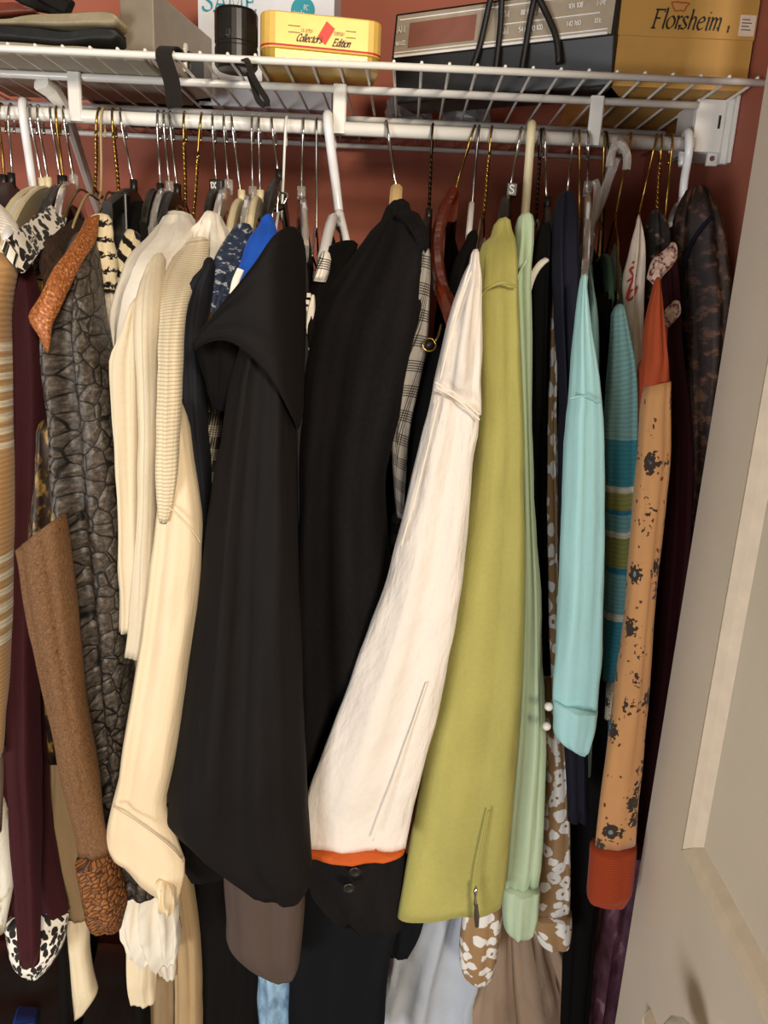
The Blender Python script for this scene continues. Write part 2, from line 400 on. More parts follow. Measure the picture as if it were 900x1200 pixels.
# ------------------------------------------------------------------ lettering: a small broad-nib stroke alphabet
GLY = {  # strokes on a unit x-height grid; ascenders 1.55, baseline 0
 'F': [[(.2,0),(.2,1.45)],[(.02,1.45),(.85,1.45),(.86,1.25)],[(.2,.78),(.62,.78)],[(.03,0),(.4,0)]],
 'l': [[(.03,1.5),(.15,1.55),(.15,.1),(.25,0)]],
 'o': [[(.4,1),(.1,.75),(.08,.3),(.35,0),(.65,.25),(.68,.7),(.4,1)]],
 'r': [[(.02,.92),(.15,1),(.15,0)],[(.15,.7),(.35,.98),(.5,.92)]],
 's': [[(.5,.88),(.28,1),(.1,.8),(.3,.52),(.5,.28),(.35,.02),(.06,.1)]],
 'h': [[(.03,1.5),(.15,1.55),(.15,0)],[(.15,.7),(.4,1),(.58,.8),(.58,.1),(.68,0)]],
 'e': [[(.12,.55),(.55,.68),(.5,.95),(.32,1),(.1,.7),(.1,.25),(.35,0),(.62,.18)]],
 'i': [[(.03,.92),(.15,1),(.15,.1),(.25,0)],[(.16,1.33),(.18,1.42)]],
 'm': [[(.02,.92),(.14,1),(.14,0)],[(.14,.7),(.36,1),(.5,.8),(.5,0)],[(.5,.7),(.74,1),(.88,.8),(.88,.1),(.97,0)]],
 'p': [[(.02,.92),(.15,1),(.15,-.5)],[(.15,.75),(.4,1),(.65,.75),(.62,.2),(.38,0),(.15,.15)]],
 'a': [[(.12,.9),(.35,1),(.52,.8),(.52,.1),(.62,0)],[(.52,.6),(.15,.45),(.1,.12),(.3,0),(.52,.2)]],
 'c': [[(.55,.85),(.35,1),(.1,.7),(.1,.28),(.34,0),(.58,.15)]],
 't': [[(.18,1.3),(.18,.15),(.32,0),(.45,.08)],[(.0,.98),(.42,.98)]],
 'n': [[(.02,.92),(.14,1),(.14,0)],[(.14,.7),(.38,1),(.55,.8),(.55,.1),(.65,0)]],
 'd': [[(.55,.8),(.33,1),(.1,.7),(.1,.25),(.3,0),(.55,.25)],[(.45,1.55),(.56,1.5),(.56,.1),(.66,0)]],
 'I': [[(.2,0),(.2,1.45)],[(.05,1.45),(.36,1.45)],[(.05,0),(.36,0)]],
 'S': [[(.75,1.2),(.7,1.38),(.42,1.47),(.12,1.28),(.15,.98),(.5,.75),(.78,.5),(.75,.15),(.42,0),(.12,.1),(.06,.32)]],
 'A': [[(.08,0),(.55,1.47),(1.02,0)],[(.28,.5),(.84,.5)],[(-.06,0),(.22,0)],[(.88,0),(1.18,0)]],
 'M': [[(.1,0),(.16,1.45),(.6,.1),(1.06,1.45),(1.12,0)],[(-.02,0),(.24,0)],[(.98,0),(1.26,0)],[(0,1.45),(.16,1.45)],[(1.06,1.45),(1.22,1.45)]],
 'E': [[(.18,0),(.18,1.45)],[(.02,1.45),(.85,1.45),(.86,1.22)],[(.18,.75),(.65,.75),(.65,.9)],[(.02,0),(.88,0),(.9,.26)]],
 'L': [[(.15,1.45),(.15,0),(.7,0)]], 'T': [[(0,1.45),(.8,1.45)],[(.4,1.45),(.4,0)]], 'D': [[(.15,0),(.15,1.45),(.5,1.4),(.78,1.0),(.78,.45),(.5,.05),(.15,0)]],
 'O': [[(.45,1.47),(.1,1.1),(.1,.4),(.45,0),(.82,.4),(.82,1.1),(.45,1.47)]], 'N': [[(.12,0),(.12,1.45),(.8,0),(.8,1.45)]],
 'C': [[(.8,1.2),(.45,1.5),(.1,1.1),(.05,.4),(.4,0),(.78,.2)]], 'R': [[(.15,0),(.15,1.45),(.6,1.42),(.75,1.1),(.6,.8),(.15,.75)],[(.4,.75),(.85,0)]],
 'K': [[(.15,0),(.15,1.45)],[(.75,1.45),(.15,.7),(.8,0)]], 'H': [[(.15,0),(.15,1.45)],[(.75,0),(.75,1.45)],[(.15,.75),(.75,.75)]], 'Z': [[(.05,1.45),(.75,1.45),(.05,0),(.8,0)]],
 'X': [[(.05,0),(.8,1.45)],[(.8,0),(.05,1.45)]], 'z': [[(.05,1),(.55,1),(.05,0),(.6,0)]],
 '1': [[(.1,1.15),(.35,1.45),(.35,0)]], '0': [[(.4,1.45),(.1,1.1),(.1,.35),(.4,0),(.7,.35),(.7,1.1),(.4,1.45)]],
 '5': [[(.7,1.45),(.15,1.45),(.12,.85),(.5,.9),(.72,.5),(.5,.02),(.1,.1)]], '2': [[(.1,1.15),(.4,1.45),(.7,1.1),(.1,0),(.75,0)]],
 '3': [[(.1,1.3),(.4,1.45),(.7,1.15),(.35,.8),(.72,.4),(.4,0),(.08,.15)]], '4': [[(.55,0),(.55,1.45),(.08,.45),(.8,.45)]],
 '6': [[(.65,1.35),(.3,1.2),(.1,.5),(.35,0),(.7,.35),(.5,.8),(.12,.6)]], '8': [[(.4,.8),(.15,1.1),(.4,1.45),(.65,1.1),(.4,.8),(.1,.4),(.4,0),(.7,.4),(.4,.8)]],
 '7': [[(.08,1.45),(.75,1.45),(.3,0)]], '9': [[(.68,.9),(.35,.65),(.1,1.05),(.4,1.45),(.7,1.05),(.55,.2),(.2,0)]],
 'P': [[(.15,0),(.15,1.45),(.6,1.42),(.78,1.1),(.6,.75),(.15,.7)]], 'W': [[(.02,1.45),(.3,0),(.58,1.2),(.86,0),(1.14,1.45)]],
 "'": [[(.1,1.5),(.06,1.2)]], '.': [[(.1,.0),(.14,.08)]], '-': [[(.05,.6),(.5,.6)]], ' ': [],
}
ADV = {'l': .33, 'i': .33, 'I': .48, 'r': .52, 'm': 1.08, 'A': 1.2, 'M': 1.36, 'W': 1.25, 'F': .9, 'E': 1.05, 'S': .98, 's': .62, 't': .46, "'": .2, ' ': .45, '1': .6, '.': .25}
def text(name, word, org, ux, uy, size, mat, parent, pen=.13, slant=0.0, nib=.6, track=1.0, clip=None, thick=.0004):
    """flat printed lettering: broad-nib strokes laid on the plane (ux, uy)"""
    org, ux, uy = Vector(org), Vector(ux).normalized(), Vector(uy).normalized(); nrm = ux.cross(uy).normalized()
    m = MB(); x = 0.0; na = math.radians(35)
    for ch in word:
        for st in GLY.get(ch, []):
            pts = st if len(st) == 2 else cr(st, max(6, 4 * len(st))) if ch not in 'AMEFITLNKHZXzD147' else st
            pts = [(max(q[0], -1), q[1]) for q in pts]
            vs = []; n = len(pts)
            for i, (a, b) in enumerate(pts):
                c, d = pts[max(i-1, 0)], pts[min(i+1, n-1)]
                tx, ty = d[0]-c[0], d[1]-c[1]; L = math.hypot(tx, ty) or 1; tx /= L; ty /= L
                w = pen * ((1-nib) + nib * abs(tx * math.sin(na) - ty * math.cos(na)))
                bb = b if clip is None else max(b, clip)
                for sg in (-1, 1):
                    X, Yv = x + a - ty * w * sg, bb + tx * w * sg
                    vs.append(org + ux * ((X + Yv * slant) * size) + uy * (Yv * size) + nrm * thick)
            if clip is not None and all(q[1] <= clip for q in pts): continue
            m.add(vs, [(2*i, 2*i+1, 2*i+3, 2*i+2) for i in range(n-1)])
        x += ADV.get(ch, .78) * track
    return m.build(name, mat, parent)
def textw(word, track=1.0): return sum(ADV.get(c, .78) * track for c in word)

# ------------------------------------------------------------------ things on the shelf
DZ = SZ + .0034
def rbox(m, c, ux, hw, y0, y1, z0, z1, r, n=4, mi=0):
    """rounded-corner (in plan) prism; ux plan direction, extends hw each way and from y0 to y1 behind"""
    ux = Vector(ux).normalized(); uy = Vector((-ux.y, ux.x, 0)); c = Vector(c); pl = []
    for (sx, yy, a0) in ((1, y1, 0), (-1, y1, 90), (-1, y0, 180), (1, y0, 270)):
        cx = sx * (hw - r); cy = yy - r if yy == y1 else yy + r
        for k in range(n + 1):
            a = math.radians(a0 + 90 * k / n); pl.append(c + ux * (cx + r * math.cos(a)) + uy * (cy + r * math.sin(a)))
    N = len(pl); vs = [Vector((p.x, p.y, z0)) for p in pl] + [Vector((p.x, p.y, z1)) for p in pl]
    m.add(vs, [(k, (k+1) % N, N+(k+1) % N, N+k) for k in range(N)] + [tuple(range(N-1, -1, -1)), tuple(N+k for k in range(N))], mi=mi)
# gold tin
M['tin'] = plain('gold_lacquered_tin', '#dcb45a', .42, .12, var=.05); M['tin_edge'] = plain('tin_edge', '#c9a64a', .3, .5)
a, b = P(306, 40, .868), P(449, 50, .868)
tc = Vector(((a.x + b.x) / 2, .868, DZ)); hw = (b.x - a.x) / 2
tz = P(378, 17, .868).z; lidz = P(378, 69, .868).z; ux = Vector((1, .17, 0)).normalized()
tin = empty('keepsake_tin', tc, 'gold lacquered tin with a red sticker on its front', 'tin')
m = MB(); rbox(m, tc, ux, hw - .0012, .001, .105, DZ, max(lidz, DZ + .012), .014); bevel(m.build('body', M['tin_edge'], tin, False), .001)
m = MB(); rbox(m, tc, ux, hw, 0, .106, max(lidz, DZ + .012), tz, .015); bevel(m.build('lid', M['tin'], tin, False), .0015)
m = MB(); rbox(m, tc, ux, hw + .0003, -.0003, .1063, lidz + .0085, lidz + .0103, .015); m.build('red_band', M['red_print'], tin)
fo = Vector((ux.y, -ux.x, 0)) * .0008
zt = P(378, 40, .868).z
for w_, s_, x_, z_ in (('LIMITED', .0026, -.021, zt), ('EDITION', .0026, .012, zt)):
    text('lettering', w_, tc + ux * x_ + fo + Vector((0, 0, z_ - DZ)), ux, (0, 0, 1), s_ * .75, M['ink'], tin, pen=.09)
text('lettering', "Collector's", tc + ux * -.026 + fo + Vector((0, 0, zt - DZ - .0085)), ux, (0, 0, 1), .0044, M['ink'], tin, pen=.13, slant=.45, track=.9)
text('lettering', 'Edition', tc + ux * .010 + fo + Vector((0, 0, zt - DZ - .0098)), ux, (0, 0, 1), .0044, M['ink'], tin, pen=.13, slant=.45, track=.9)
for dz in (.0045, -.0012):
    for x0, x1 in ((-.034, -.022), (.024, .034)):
        m = MB(); p = tc + ux * x0 + fo + Vector((0, 0, zt - DZ + dz)); q = tc + ux * x1 + fo + Vector((0, 0, zt - DZ + dz))
        m.add([p, q, q + Vector((0, 0, .0005)), p + Vector((0, 0, .0005))], [(0, 1, 2, 3)])
        m.build('rule_line', M['ink'], tin)
M['sticker_red'] = plain('red_sticker', '#e2371d', .55)
s0 = tc + ux * .004 + Vector((0, -.0012, zt - DZ + .001)); e1 = (ux * .55 + Vector((0, 0, -.45))).normalized(); e2 = Vector((-e1.z, 0, e1.x)).normalized()
m = MB(); e1 = ux * .0085 + Vector((0, 0, -.006)); e2 = ux * .0045 + Vector((0, 0, .0075))
m.add([s0 - e1*.5 - e2, s0 + e1*.5 - e2, s0 + e1*.5 + e2, s0 - e1*.5 + e2], [(0, 1, 2, 3)]); m.build('sticker', M['sticker_red'], tin)

# clock radio, turned so that its right end comes forward
M['radio_black'] = plain('black_radio_plastic', '#14120f', .45, var=.1); M['radio_silver'] = plain('brushed_silver_fascia', '#bcae98', .32, .35, bump=(400, .04, .0005))
M['radio_win'] = plain('smoked_red_display', '#8c5a4c', .18, 0, coat=.5); M['cable'] = plain('black_cable', '#120f0d', .5)
ra = P(458, 74, 1.0); rb = P(716, 84, .885); ra.z = rb.z = DZ
u = Vector((rb.x - ra.x, rb.y - ra.y, 0)); RW = u.length; u.normalize(); w = Vector((-u.y, u.x, 0))
radio = empty('clock_radio', (ra + rb) / 2, 'black clock radio with silver dial face wrapped in its cord', 'radio')
zs = P(458, 64, 1.0).z; zt_ = P(458, 14, 1.0).z; zs2 = P(716, 49, .885).z
zlo = (zs + zs2) / 2
def rp(s, d, z): return ra + u * s + w * d + Vector((0, 0, z - DZ))
def prism(m, prof, s0, s1, mi=0):
    n = len(prof); vs = [rp(s0, d, z) for d, z in prof] + [rp(s1, d, z) for d, z in prof]
    m.add(vs, [(k, n+k, n+(k+1) % n, (k+1) % n) for k in range(n)] + [tuple(range(n)), tuple(range(2*n-1, n-1, -1))], mi=mi)
m = MB(); prism(m, [(.012, DZ), (0.002, zlo - .006), (0, zlo), (.006, zt_), (.0675, zt_ + .002), (.0675, DZ)], 0, RW); bevel(m.build('case', M['radio_black'], radio), .002)
m = MB(); prism(m, [(-.0015, zlo + .002), (.0045, zt_ - .003), (.006, zt_ - .003), (.001, zlo + .002)], .004, RW - .004); face = m.build('fascia', M['radio_silver'], radio)
fz = lambda z: -.002 + .006 * (z - zlo) / (zt_ - zlo)
H = zt_ - zlo
def facequad(name, s0, s1, h0, h1, mat, parent, lift=.0008):
    m = MB(); z0, z1 = zlo + H*h0, zlo + H*h1
    prism(m, [(fz(z0)-lift, z0), (fz(z1)-lift, z1), (fz(z1)+.001, z1), (fz(z0)+.001, z0)], s0*RW, s1*RW); return m.build(name, mat, parent)
facequad('display', .085, .40, .22, .74, M['radio_win'], radio)
facequad('trim_line', .02, .97, .03, .08, M['white_print'], radio); facequad('trim_line', .02, .97, .12, .145, M['white_print'], radio)
facequad('trim_line', .03, .94, .82, .845, M['white_print'], radio); facequad('trim_line', .52, .93, .45, .47, M['white_print'], radio)
def rtxt(word, s, h, size):
    z = zlo + H*h; text('lettering', word, rp(s*RW, fz(z) - .0012, z), u, (0, 0, 1), size, M['white_print'], radio, pen=.11, nib=.2)
rtxt('AM', .025, .56, .0042); rtxt('WAKE', .025, .28, .0030)
rtxt('FM', .52, .60, .0036); rtxt('88 92 96 100', .60, .60, .0032); rtxt('104 108', .80, .60, .0032); rtxt('MHz', .915, .60, .0032)
rtxt('AM', .52, .26, .0036); rtxt('54 60 70 100', .60, .26, .0032); rtxt('140 160', .80, .26, .0032); rtxt('KHz', .915, .26, .0032)
for pts in ([(577, -12), (570, 20), (562, 55), (552, 84)], [(588, -12), (587, 25), (584, 55), (580, 88)],
            [(627, -8), (620, 30), (616, 55), (610, 90)], [(627, -8), (640, 15), (652, 45), (655, 75)]):
    q = []
    for (px, py) in pts:
        s = max(0, min(1, (px - 458) / 258)); Yv = 1.0 + (.885 - 1.0) * s
        q.append(P(px, py, Yv - .008))
    q = [q[0] + Vector((0, .03, .004))] + q
    m = MB(); m.tube(crv(q, 18), .0034, 8); m.build('cord', M['cable'], radio, True)

# shoe box
M['box_card'] = plain('tan_shoebox_card', '#bd8f45', .55, var=.06, bs=20)
ba, bb_ = P(719, 84, .893), P(908, 92, .893)
bz = P(800, -18, .893).z; sm = P(800, 44, .893).z
BX0, BX1 = ba.x, SIDE - .003
sbox = empty('shoe_box', ((BX0 + BX1)/2, .893, DZ), 'tan cardboard shoe box with lidded front at the shelf end', 'box')
m = MB(); m.box((BX0 + .001, .8945, DZ), (BX1, .90 + .28, sm + .004)); m.build('box_base', M['box_card'], sbox)
m = MB(); m.box((BX0, .893, sm), (BX1 + .001, .90 + .2815, bz)); bevel(m.build('lid', M['box_card'], sbox), .001)
fx, fz2 = (1, 0, 0), (0, 0, 1)
tl = P(762, 33, .893); trr = P(846, 35, .893); sz = (trr.x - tl.x) / textw('Florsheim') * .97
text('lettering', 'Florsheim', (tl.x, .8925, P(800, 34.5, .893).z), fx, fz2, sz, M['ink'], sbox, pen=.085, slant=.2)
tl = P(788, 46, .893)
text('lettering', 'Imperial', (tl.x, .8925, P(800, 49, .893).z - .001), fx, fz2, sz * .92, M['ink'], sbox, pen=.085, slant=.2, clip=1.08)
m = MB(); pts = [(787, 3), (793, 2), (799, 3), (808, 4), (804, 8), (802, 13), (797, 12), (792, 13), (789, 9), (787, 3)]
m.tube(crv([P(a_, b_, .8925) for a_, b_ in pts], 30), .0005, 6); m.build('emblem', M['red_print'], sbox)
m = MB(); c0, c1_ = P(865, 42, .892), P(887, 18, .892)
m.box((c0.x, .8922, c0.z), (min(c1_.x, BX1 - .001), .893, c1_.z)); pl = m.build('price_label', plain('pale_label', '#e2cbb4', .6), sbox)
m = MB()
for k in range(4):
    z = c0.z + (c1_.z - c0.z) * (.28 + .16 * k); m.box((c0.x + .002, .8918, z), (c1_.x - .004 - .002*(k % 2), .8923, z + .0007))
m.build('label_print', M['ink'], pl)

# grey metal adapter box with a webbing strap
M['grey_metal'] = plain('grey_beige_metal', '#9a8d7a', .42, .25, bump=(300, .05, .0006)); M['webbing'] = stripes('black_webbing', '#15120f', '#2b2621', .0016, 'X', .5, .9)
ca = P(181, 50, .875); e0 = P(140, 42, .90); e1 = P(224, 62, .965)
ca.z = DZ; d1 = Vector((e0.x - ca.x, .025, 0)); d2 = Vector((e1.x - ca.x, .085, 0))
d1 = d1.normalized() * .050; d2 = d2.normalized() * .150
topz = P(181, -14, .875).z
proj = empty('metal_case', ca + (d1 + d2) / 2, 'grey metal equipment case standing on the shelf edge', 'case')
m = MB(); q = [ca, ca + d2, ca + d1 + d2, ca + d1]
m.add([Vector((p.x, p.y, DZ)) for p in q] + [Vector((p.x, p.y, topz)) for p in q], [(3, 2, 1, 0), (4, 5, 6, 7), (0, 1, 5, 4), (1, 2, 6, 5), (2, 3, 7, 6), (3, 0, 4, 7)])
bevel(m.build('housing', M['grey_metal'], proj), .002)
n2 = Vector((d2.y, -d2.x, 0)).normalized()
if n2.y > 0: n2 = -n2
pz = DZ + .006
def sidequad(name, s0, s1, z0, z1, d, mat, mb=False):
    m = MB(); a = ca + d2.normalized() * s0; b = ca + d2.normalized() * s1; vs = []
    for off in (0, d):
        for p, z in ((a, z0), (b, z0), (b, z1), (a, z1)): vs.append(Vector((p.x, p.y, z)) + n2 * (off if off else -.001))
    m.add(vs, [(0, 1, 2, 3), (7, 6, 5, 4), (0, 4, 5, 1), (1, 5, 6, 2), (2, 6, 7, 3), (3, 7, 4, 0)]); return m.build(name, mat, proj)
sidequad('socket', .078, .115, DZ + .006, DZ + .030, .004, M['radio_black'])
sidequad('socket_rim', .072, .076, DZ + .008, DZ + .036, .002, M['chrome'])
n1 = Vector((-d1.y, d1.x, 0)).normalized()
if n1.y > 0: n1 = -n1
sp = ca + d1 * .64 + Vector((0, 0, .008)); m = MB(); m.tube([sp - n1*.001, sp + n1*.0015], .0035, 12); m.build('screw', M['gold'], proj)
m = MB(); a0 = P(203, 60, .87)
m.bar(crv([(a0.x + .006, .885, DZ + .002), (a0.x + .001, .858, DZ + .0065), (a0.x - .002, .8435, DZ - .004), P(201, 95, .846), P(204, 120, .850), P(206, 126, .852)], 22), .0022, .0165, side=(1, 0, 0))
m.build('strap', M['webbing'], proj)
# black lens cylinder with a cord loop
M['lens'] = plain('satin_black_barrel', '#1a1714', .28, var=.1)
lc = P(277, 66, .905); lc.z = DZ; lr = (P(302, 40, .905).x - P(252, 40, .905).x) / 2; lz = P(277, 14, .905).z
lens = empty('lens_barrel', lc, 'black cylindrical lens barrel beside the gold tin', 'lens')
def lathe(m, c, prof, seg=28):
    vs = [Vector((c.x + r*math.cos(2*math.pi*k/seg), c.y + r*math.sin(2*math.pi*k/seg), z)) for z, r in prof for k in range(seg)]
    m.add(vs, [(i*seg+k, i*seg+(k+1) % seg, (i+1)*seg+(k+1) % seg, (i+1)*seg+k) for i in range(len(prof)-1) for k in range(seg)] + [tuple(range(seg-1, -1, -1)), tuple((len(prof)-1)*seg+k for k in range(seg))])
m = MB(); lathe(m, lc, [(DZ, lr*.86), (DZ + .004, lr), (DZ + .02, lr), (DZ + .021, lr*.97), (DZ + .024, lr*.97), (DZ + .025, lr), (lz - .003, lr), (lz, lr*.94), (lz, lr*.8), (lz - .004, lr*.78)]); m.build('barrel', M['lens'], lens, False)
m = MB(); m.box((lc.x - .007, lc.y - lr - .002, DZ + .026), (lc.x - .001, lc.y - lr + .003, DZ + .034)); bevel(m.build('latch', M['lens'], lens), .001)
m = MB(); m.bar(crv([lc + Vector((.0, -lr + .004, .002)), P(288, 70, .842), P(294, 85, .838), P(303, 102, .842), P(313, 118, .846), P(312, 124, .848), P(303, 118, .849), P(297, 100, .848), P(291, 84, .846)], 40), .002, .006, side=(1, 0, .3)); m.build('wrist_cord', M['webbing'], lens)
# white game box behind
gb0, gb1 = P(232, 40, 1.06), P(391, 40, 1.06)
gz = P(300, -60, 1.06).z
bk = empty('white_box', ((gb0.x + gb1.x)/2, 1.06, DZ), 'white printed box with teal capitals behind the gold tin', 'box')
m = MB(); m.box((gb0.x, 1.06, DZ), (gb1.x, 1.15, gz)); bevel(m.build('carton', plain('white_carton', '#d7d9de', .5, var=.03), bk), .001)
tl, tr_ = P(237, 10, 1.06), P(302, 12, 1.06); sz = (tr_.x - tl.x) / textw('SAME')
text('lettering', 'SAME', (tl.x, 1.0594, P(270, 14, 1.06).z), (1, 0, 0), (0, 0, 1), sz, M['teal_print'], bk, pen=.10, nib=.75)
cc = P(355, 12, 1.0592); m = MB(); rad = P(369, 12, 1.0592).x - cc.x
m.add([cc] + [cc + Vector((rad*math.cos(2*math.pi*k/32), 0, rad*math.sin(2*math.pi*k/32))) for k in range(32)], [(0, 1+k, 1+(k+1) % 32) for k in range(32)])
dsc = m.build('badge', M['teal_print'], bk)
text('lettering', 'PC', cc + Vector((.001, -.0006, .000)), (1, 0, 0), (0, 0, 1), .0036, M['white_print'], bk, pen=.1)
text('lettering', 'Inside', cc + Vector((-.011, -.0006, -.006)), (1, 0, 0), (0, 0, 1), .0034, M['white_print'], bk, pen=.1)
# ------------------------------------------------------------------ cloth builders
def sleeve(name, rows, Y, D, mat, parent, seed=None, folds=.25, kf=3, wr=.0018, n=30, seg=34, top='dome', hem=.02, ex=.85, vscale=1.0, wf=38):
    """hollow hanging tube of cloth. rows = (left x, y, right x, y[, depth]) edge pixels, top to bottom"""
    rnd = random.Random(seed if seed is not None else hash_name(name, rows))
    rows = [tuple(r) if len(r) == 5 else tuple(r) + (Y,) for r in rows]
    rs = cr([(a, b, c, d, e * 1000) for a, b, c, d, e in rows], n)
    ph = [rnd.uniform(0, 6.28) for _ in range(4)]; dr = [rnd.uniform(-3, 3) for _ in range(4)]; so = rnd.uniform(0, 50)
    rings = []; vl = 0; prev = None; wmax = 0
    data = []
    for (lx, ly, rx, ry, ye) in rs:
        ye /= 1000; pl, pr = P(lx, ly, ye), P(rx, ry, ye); c = (pl + pr) / 2; a = (pr - pl) / 2
        if prev is not None: vl += (c - prev).length
        prev = c; data.append((c, a, vl)); wmax = max(wmax, a.length)
    vs = []; uvs = []
    def ring(c, a, vlen, v, ds=1.0, ws=1.0, lift=0.0):
        hw = a.length
        fl = max(0.0, (v - .7) / .3); dd = D * ds * (1 - .5 * fl * fl * (3 - 2 * fl)) * min(1.0, .35 + .65 * hw / max(wmax * .8, 1e-6))
        for k in range(seg):
            th = 2 * math.pi * k / seg + math.pi / 2 * 3      # seam at the back
            co, si = math.cos(th), math.sin(th)
            cx = math.copysign(abs(co) ** ex, co); sy = math.copysign(abs(si) ** .9, si)
            f = 1 + 1.5 * folds * (.6 * math.cos(kf * co * 2.2 + ph[0] + dr[0] * v) + .4 * math.cos(kf * co * 4.3 + ph[1] + dr[1] * v)) * abs(si)
            p = c + a * (cx * ws) + Vector((0, -dd * sy * f, 0)) + Vector((0, 0, lift))
            q = p * wf; q.z *= .45
            nz = noise.noise(q + Vector((so, 0, so)))+ .5 * noise.noise(q * 2.3 + Vector((0, so, 0)))
            p = p + Vector((0, -1 if si > 0 else 1, 0)) * (nz * wr * abs(si) ** .5) + a.normalized() * (co * nz * wr * .7)
            vs.append(p); uvs.append(((th - 1.5 * math.pi - math.pi) * wmax * .8, vlen * vscale))
    nr = 0
    c0, a0, _ = data[0]
    if top == 'dome':
        for s_ in (.35, .75):
            ring(c0, a0, -.002, 0, s_ * .8, s_, D * .55 * math.sqrt(1 - s_ * s_)); nr += 1
    for i, (c, a, vl_) in enumerate(data):
        ring(c, a, vl_, i / (n-1)); nr += 1
    c, a, vl_ = data[-1]; cu = data[max(0, n - 4)]
    if hem:
        ring(c, a, vl_, 1, .86, .95, .0006); nr += 1
        ring(c + (cu[0] - c) * .6, a, vl_, 1, .78, .9, hem * .4); nr += 1
    m = MB()
    fs = [(i*seg+k, i*seg+(k+1) % seg, (i+1)*seg+(k+1) % seg, (i+1)*seg+k) for i in range(nr-1) for k in range(seg)]
    fs += [tuple(range(seg-1, -1, -1)), tuple((nr-1)*seg+k for k in range(seg))]
    m.add(vs, fs, uvs); return m.build(name, mat, parent, True)
def hash_name(name, rows): return int(sum((i + 1) * sum(r[:4]) for i, r in enumerate(rows)) * 7 + len(name)) % 100003
def body(name, near, hook, hem_z, t, mat, parent, neck=None, seed=1, lean=(0, 0), flare=1.6, n=16, seg=36, length=None):
    """main panel of a garment hanging edge-on: runs from the near shoulder through the neck to the far shoulder"""
    rnd = random.Random(seed); N = P(*near); H = Vector((hook, RY, 0)); ax = Vector((H.x - N.x, H.y - N.y, 0))
    far = min(2.0, (BACK - .06 - N.y) / max(ax.y, .05)); F = N + ax * far
    zn = neck if neck else RZ - .105
    zn = max(zn, N.z + .004); un = ax.normalized(); sd = Vector((-un.y, un.x, 0)) * -1
    L = ax.length * far; vs = []; uvs = []; p1, p2, so = rnd.uniform(0, 6), rnd.uniform(0, 6), rnd.uniform(0, 40)
    for i in range(n + 1):
        v = i / n; v = v ** 1.5
        for k in range(seg):
            th = 2 * math.pi * k / seg; u = (1 - math.cos(th)) / 2; si = math.sin(th)
            s = u * far   # 1 at hook
            w = min(abs(s - 1) / 1.0, 1.2)
            tz = zn + (N.z - zn) * w ** 1.25
            th_ = t * (math.sqrt(max(0, 1 - (1 - min(1, v * 9)) ** 2)) * .95 + .05) * (1 + (flare - 1) * v)
            fo = 1 + .35 * math.cos(u * 17 + p1 + v * 2) + .2 * math.cos(u * 31 + p2)
            p = N + un * (u * L) + sd * (math.copysign(abs(si) ** .6, si) * th_ * fo)
            p.z = tz + (hem_z - tz) * v
            p += Vector((lean[0], lean[1], 0)) * v
            q = p * 18; q.z *= .4
            p += sd * (noise.noise(q + Vector((so, so, 0))) * t * .5 * v)
            vs.append(p); uvs.append((u * L, (N.z + .05) - p.z))
    m = MB(); nr = n + 1
    m.add(vs, [(i*seg+k, i*seg+(k+1) % seg, (i+1)*seg+(k+1) % seg, (i+1)*seg+k) for i in range(nr-1) for k in range(seg)] + [tuple(range(seg-1, -1, -1)), tuple((nr-1)*seg+k for k in range(seg))], uvs)
    return m.build(name, mat, parent, True)
def rodx(px): return P(px, 133 + (px - 5) * .0445, RY).x
def garment(name, label, cat, pieces, bd=None, group=None):
    """pieces: (part name, rows, Y, D, material, options); bd: near px, hook px, hem z, half thickness, material"""
    r0 = pieces[0][1][-1]; base = P((r0[0] + r0[2]) / 2, max(r0[1], r0[3]), pieces[0][2])
    g = empty(name, base, label, cat, group); outs = []
    for pc in pieces:
        nm, rows, Y, D, mat = pc[:5]; op = pc[5] if len(pc) > 5 else {}
        outs.append(sleeve(nm, rows, Y, D, mat, g, **op))
    if bd:
        near, hook, hz, t, mat = bd[:5]; op = dict(bd[5]) if len(bd) > 5 else {}
        rr = pieces[0][1]; ra_, rb_ = rr[0], rr[-2]; Y0 = pieces[0][2]
        pa = P((ra_[0] + ra_[2]) / 2, (ra_[1] + ra_[3]) / 2, Y0); pb = P((rb_[0] + rb_[2]) / 2, (rb_[1] + rb_[3]) / 2, Y0)
        if pa.z - pb.z > .12 and 'lean' not in op:          # the panel hangs at the slant of its sleeve
            sl = (pb.x - pa.x) / (pa.z - pb.z); op['lean'] = (max(-.08, min(.08, sl * (P(*near).z - hz))), 0)
        body('body', near, rodx(hook), hz, t, mat, g, seed=int(hook * 3 + hz * 100), **op)
    return g, outs

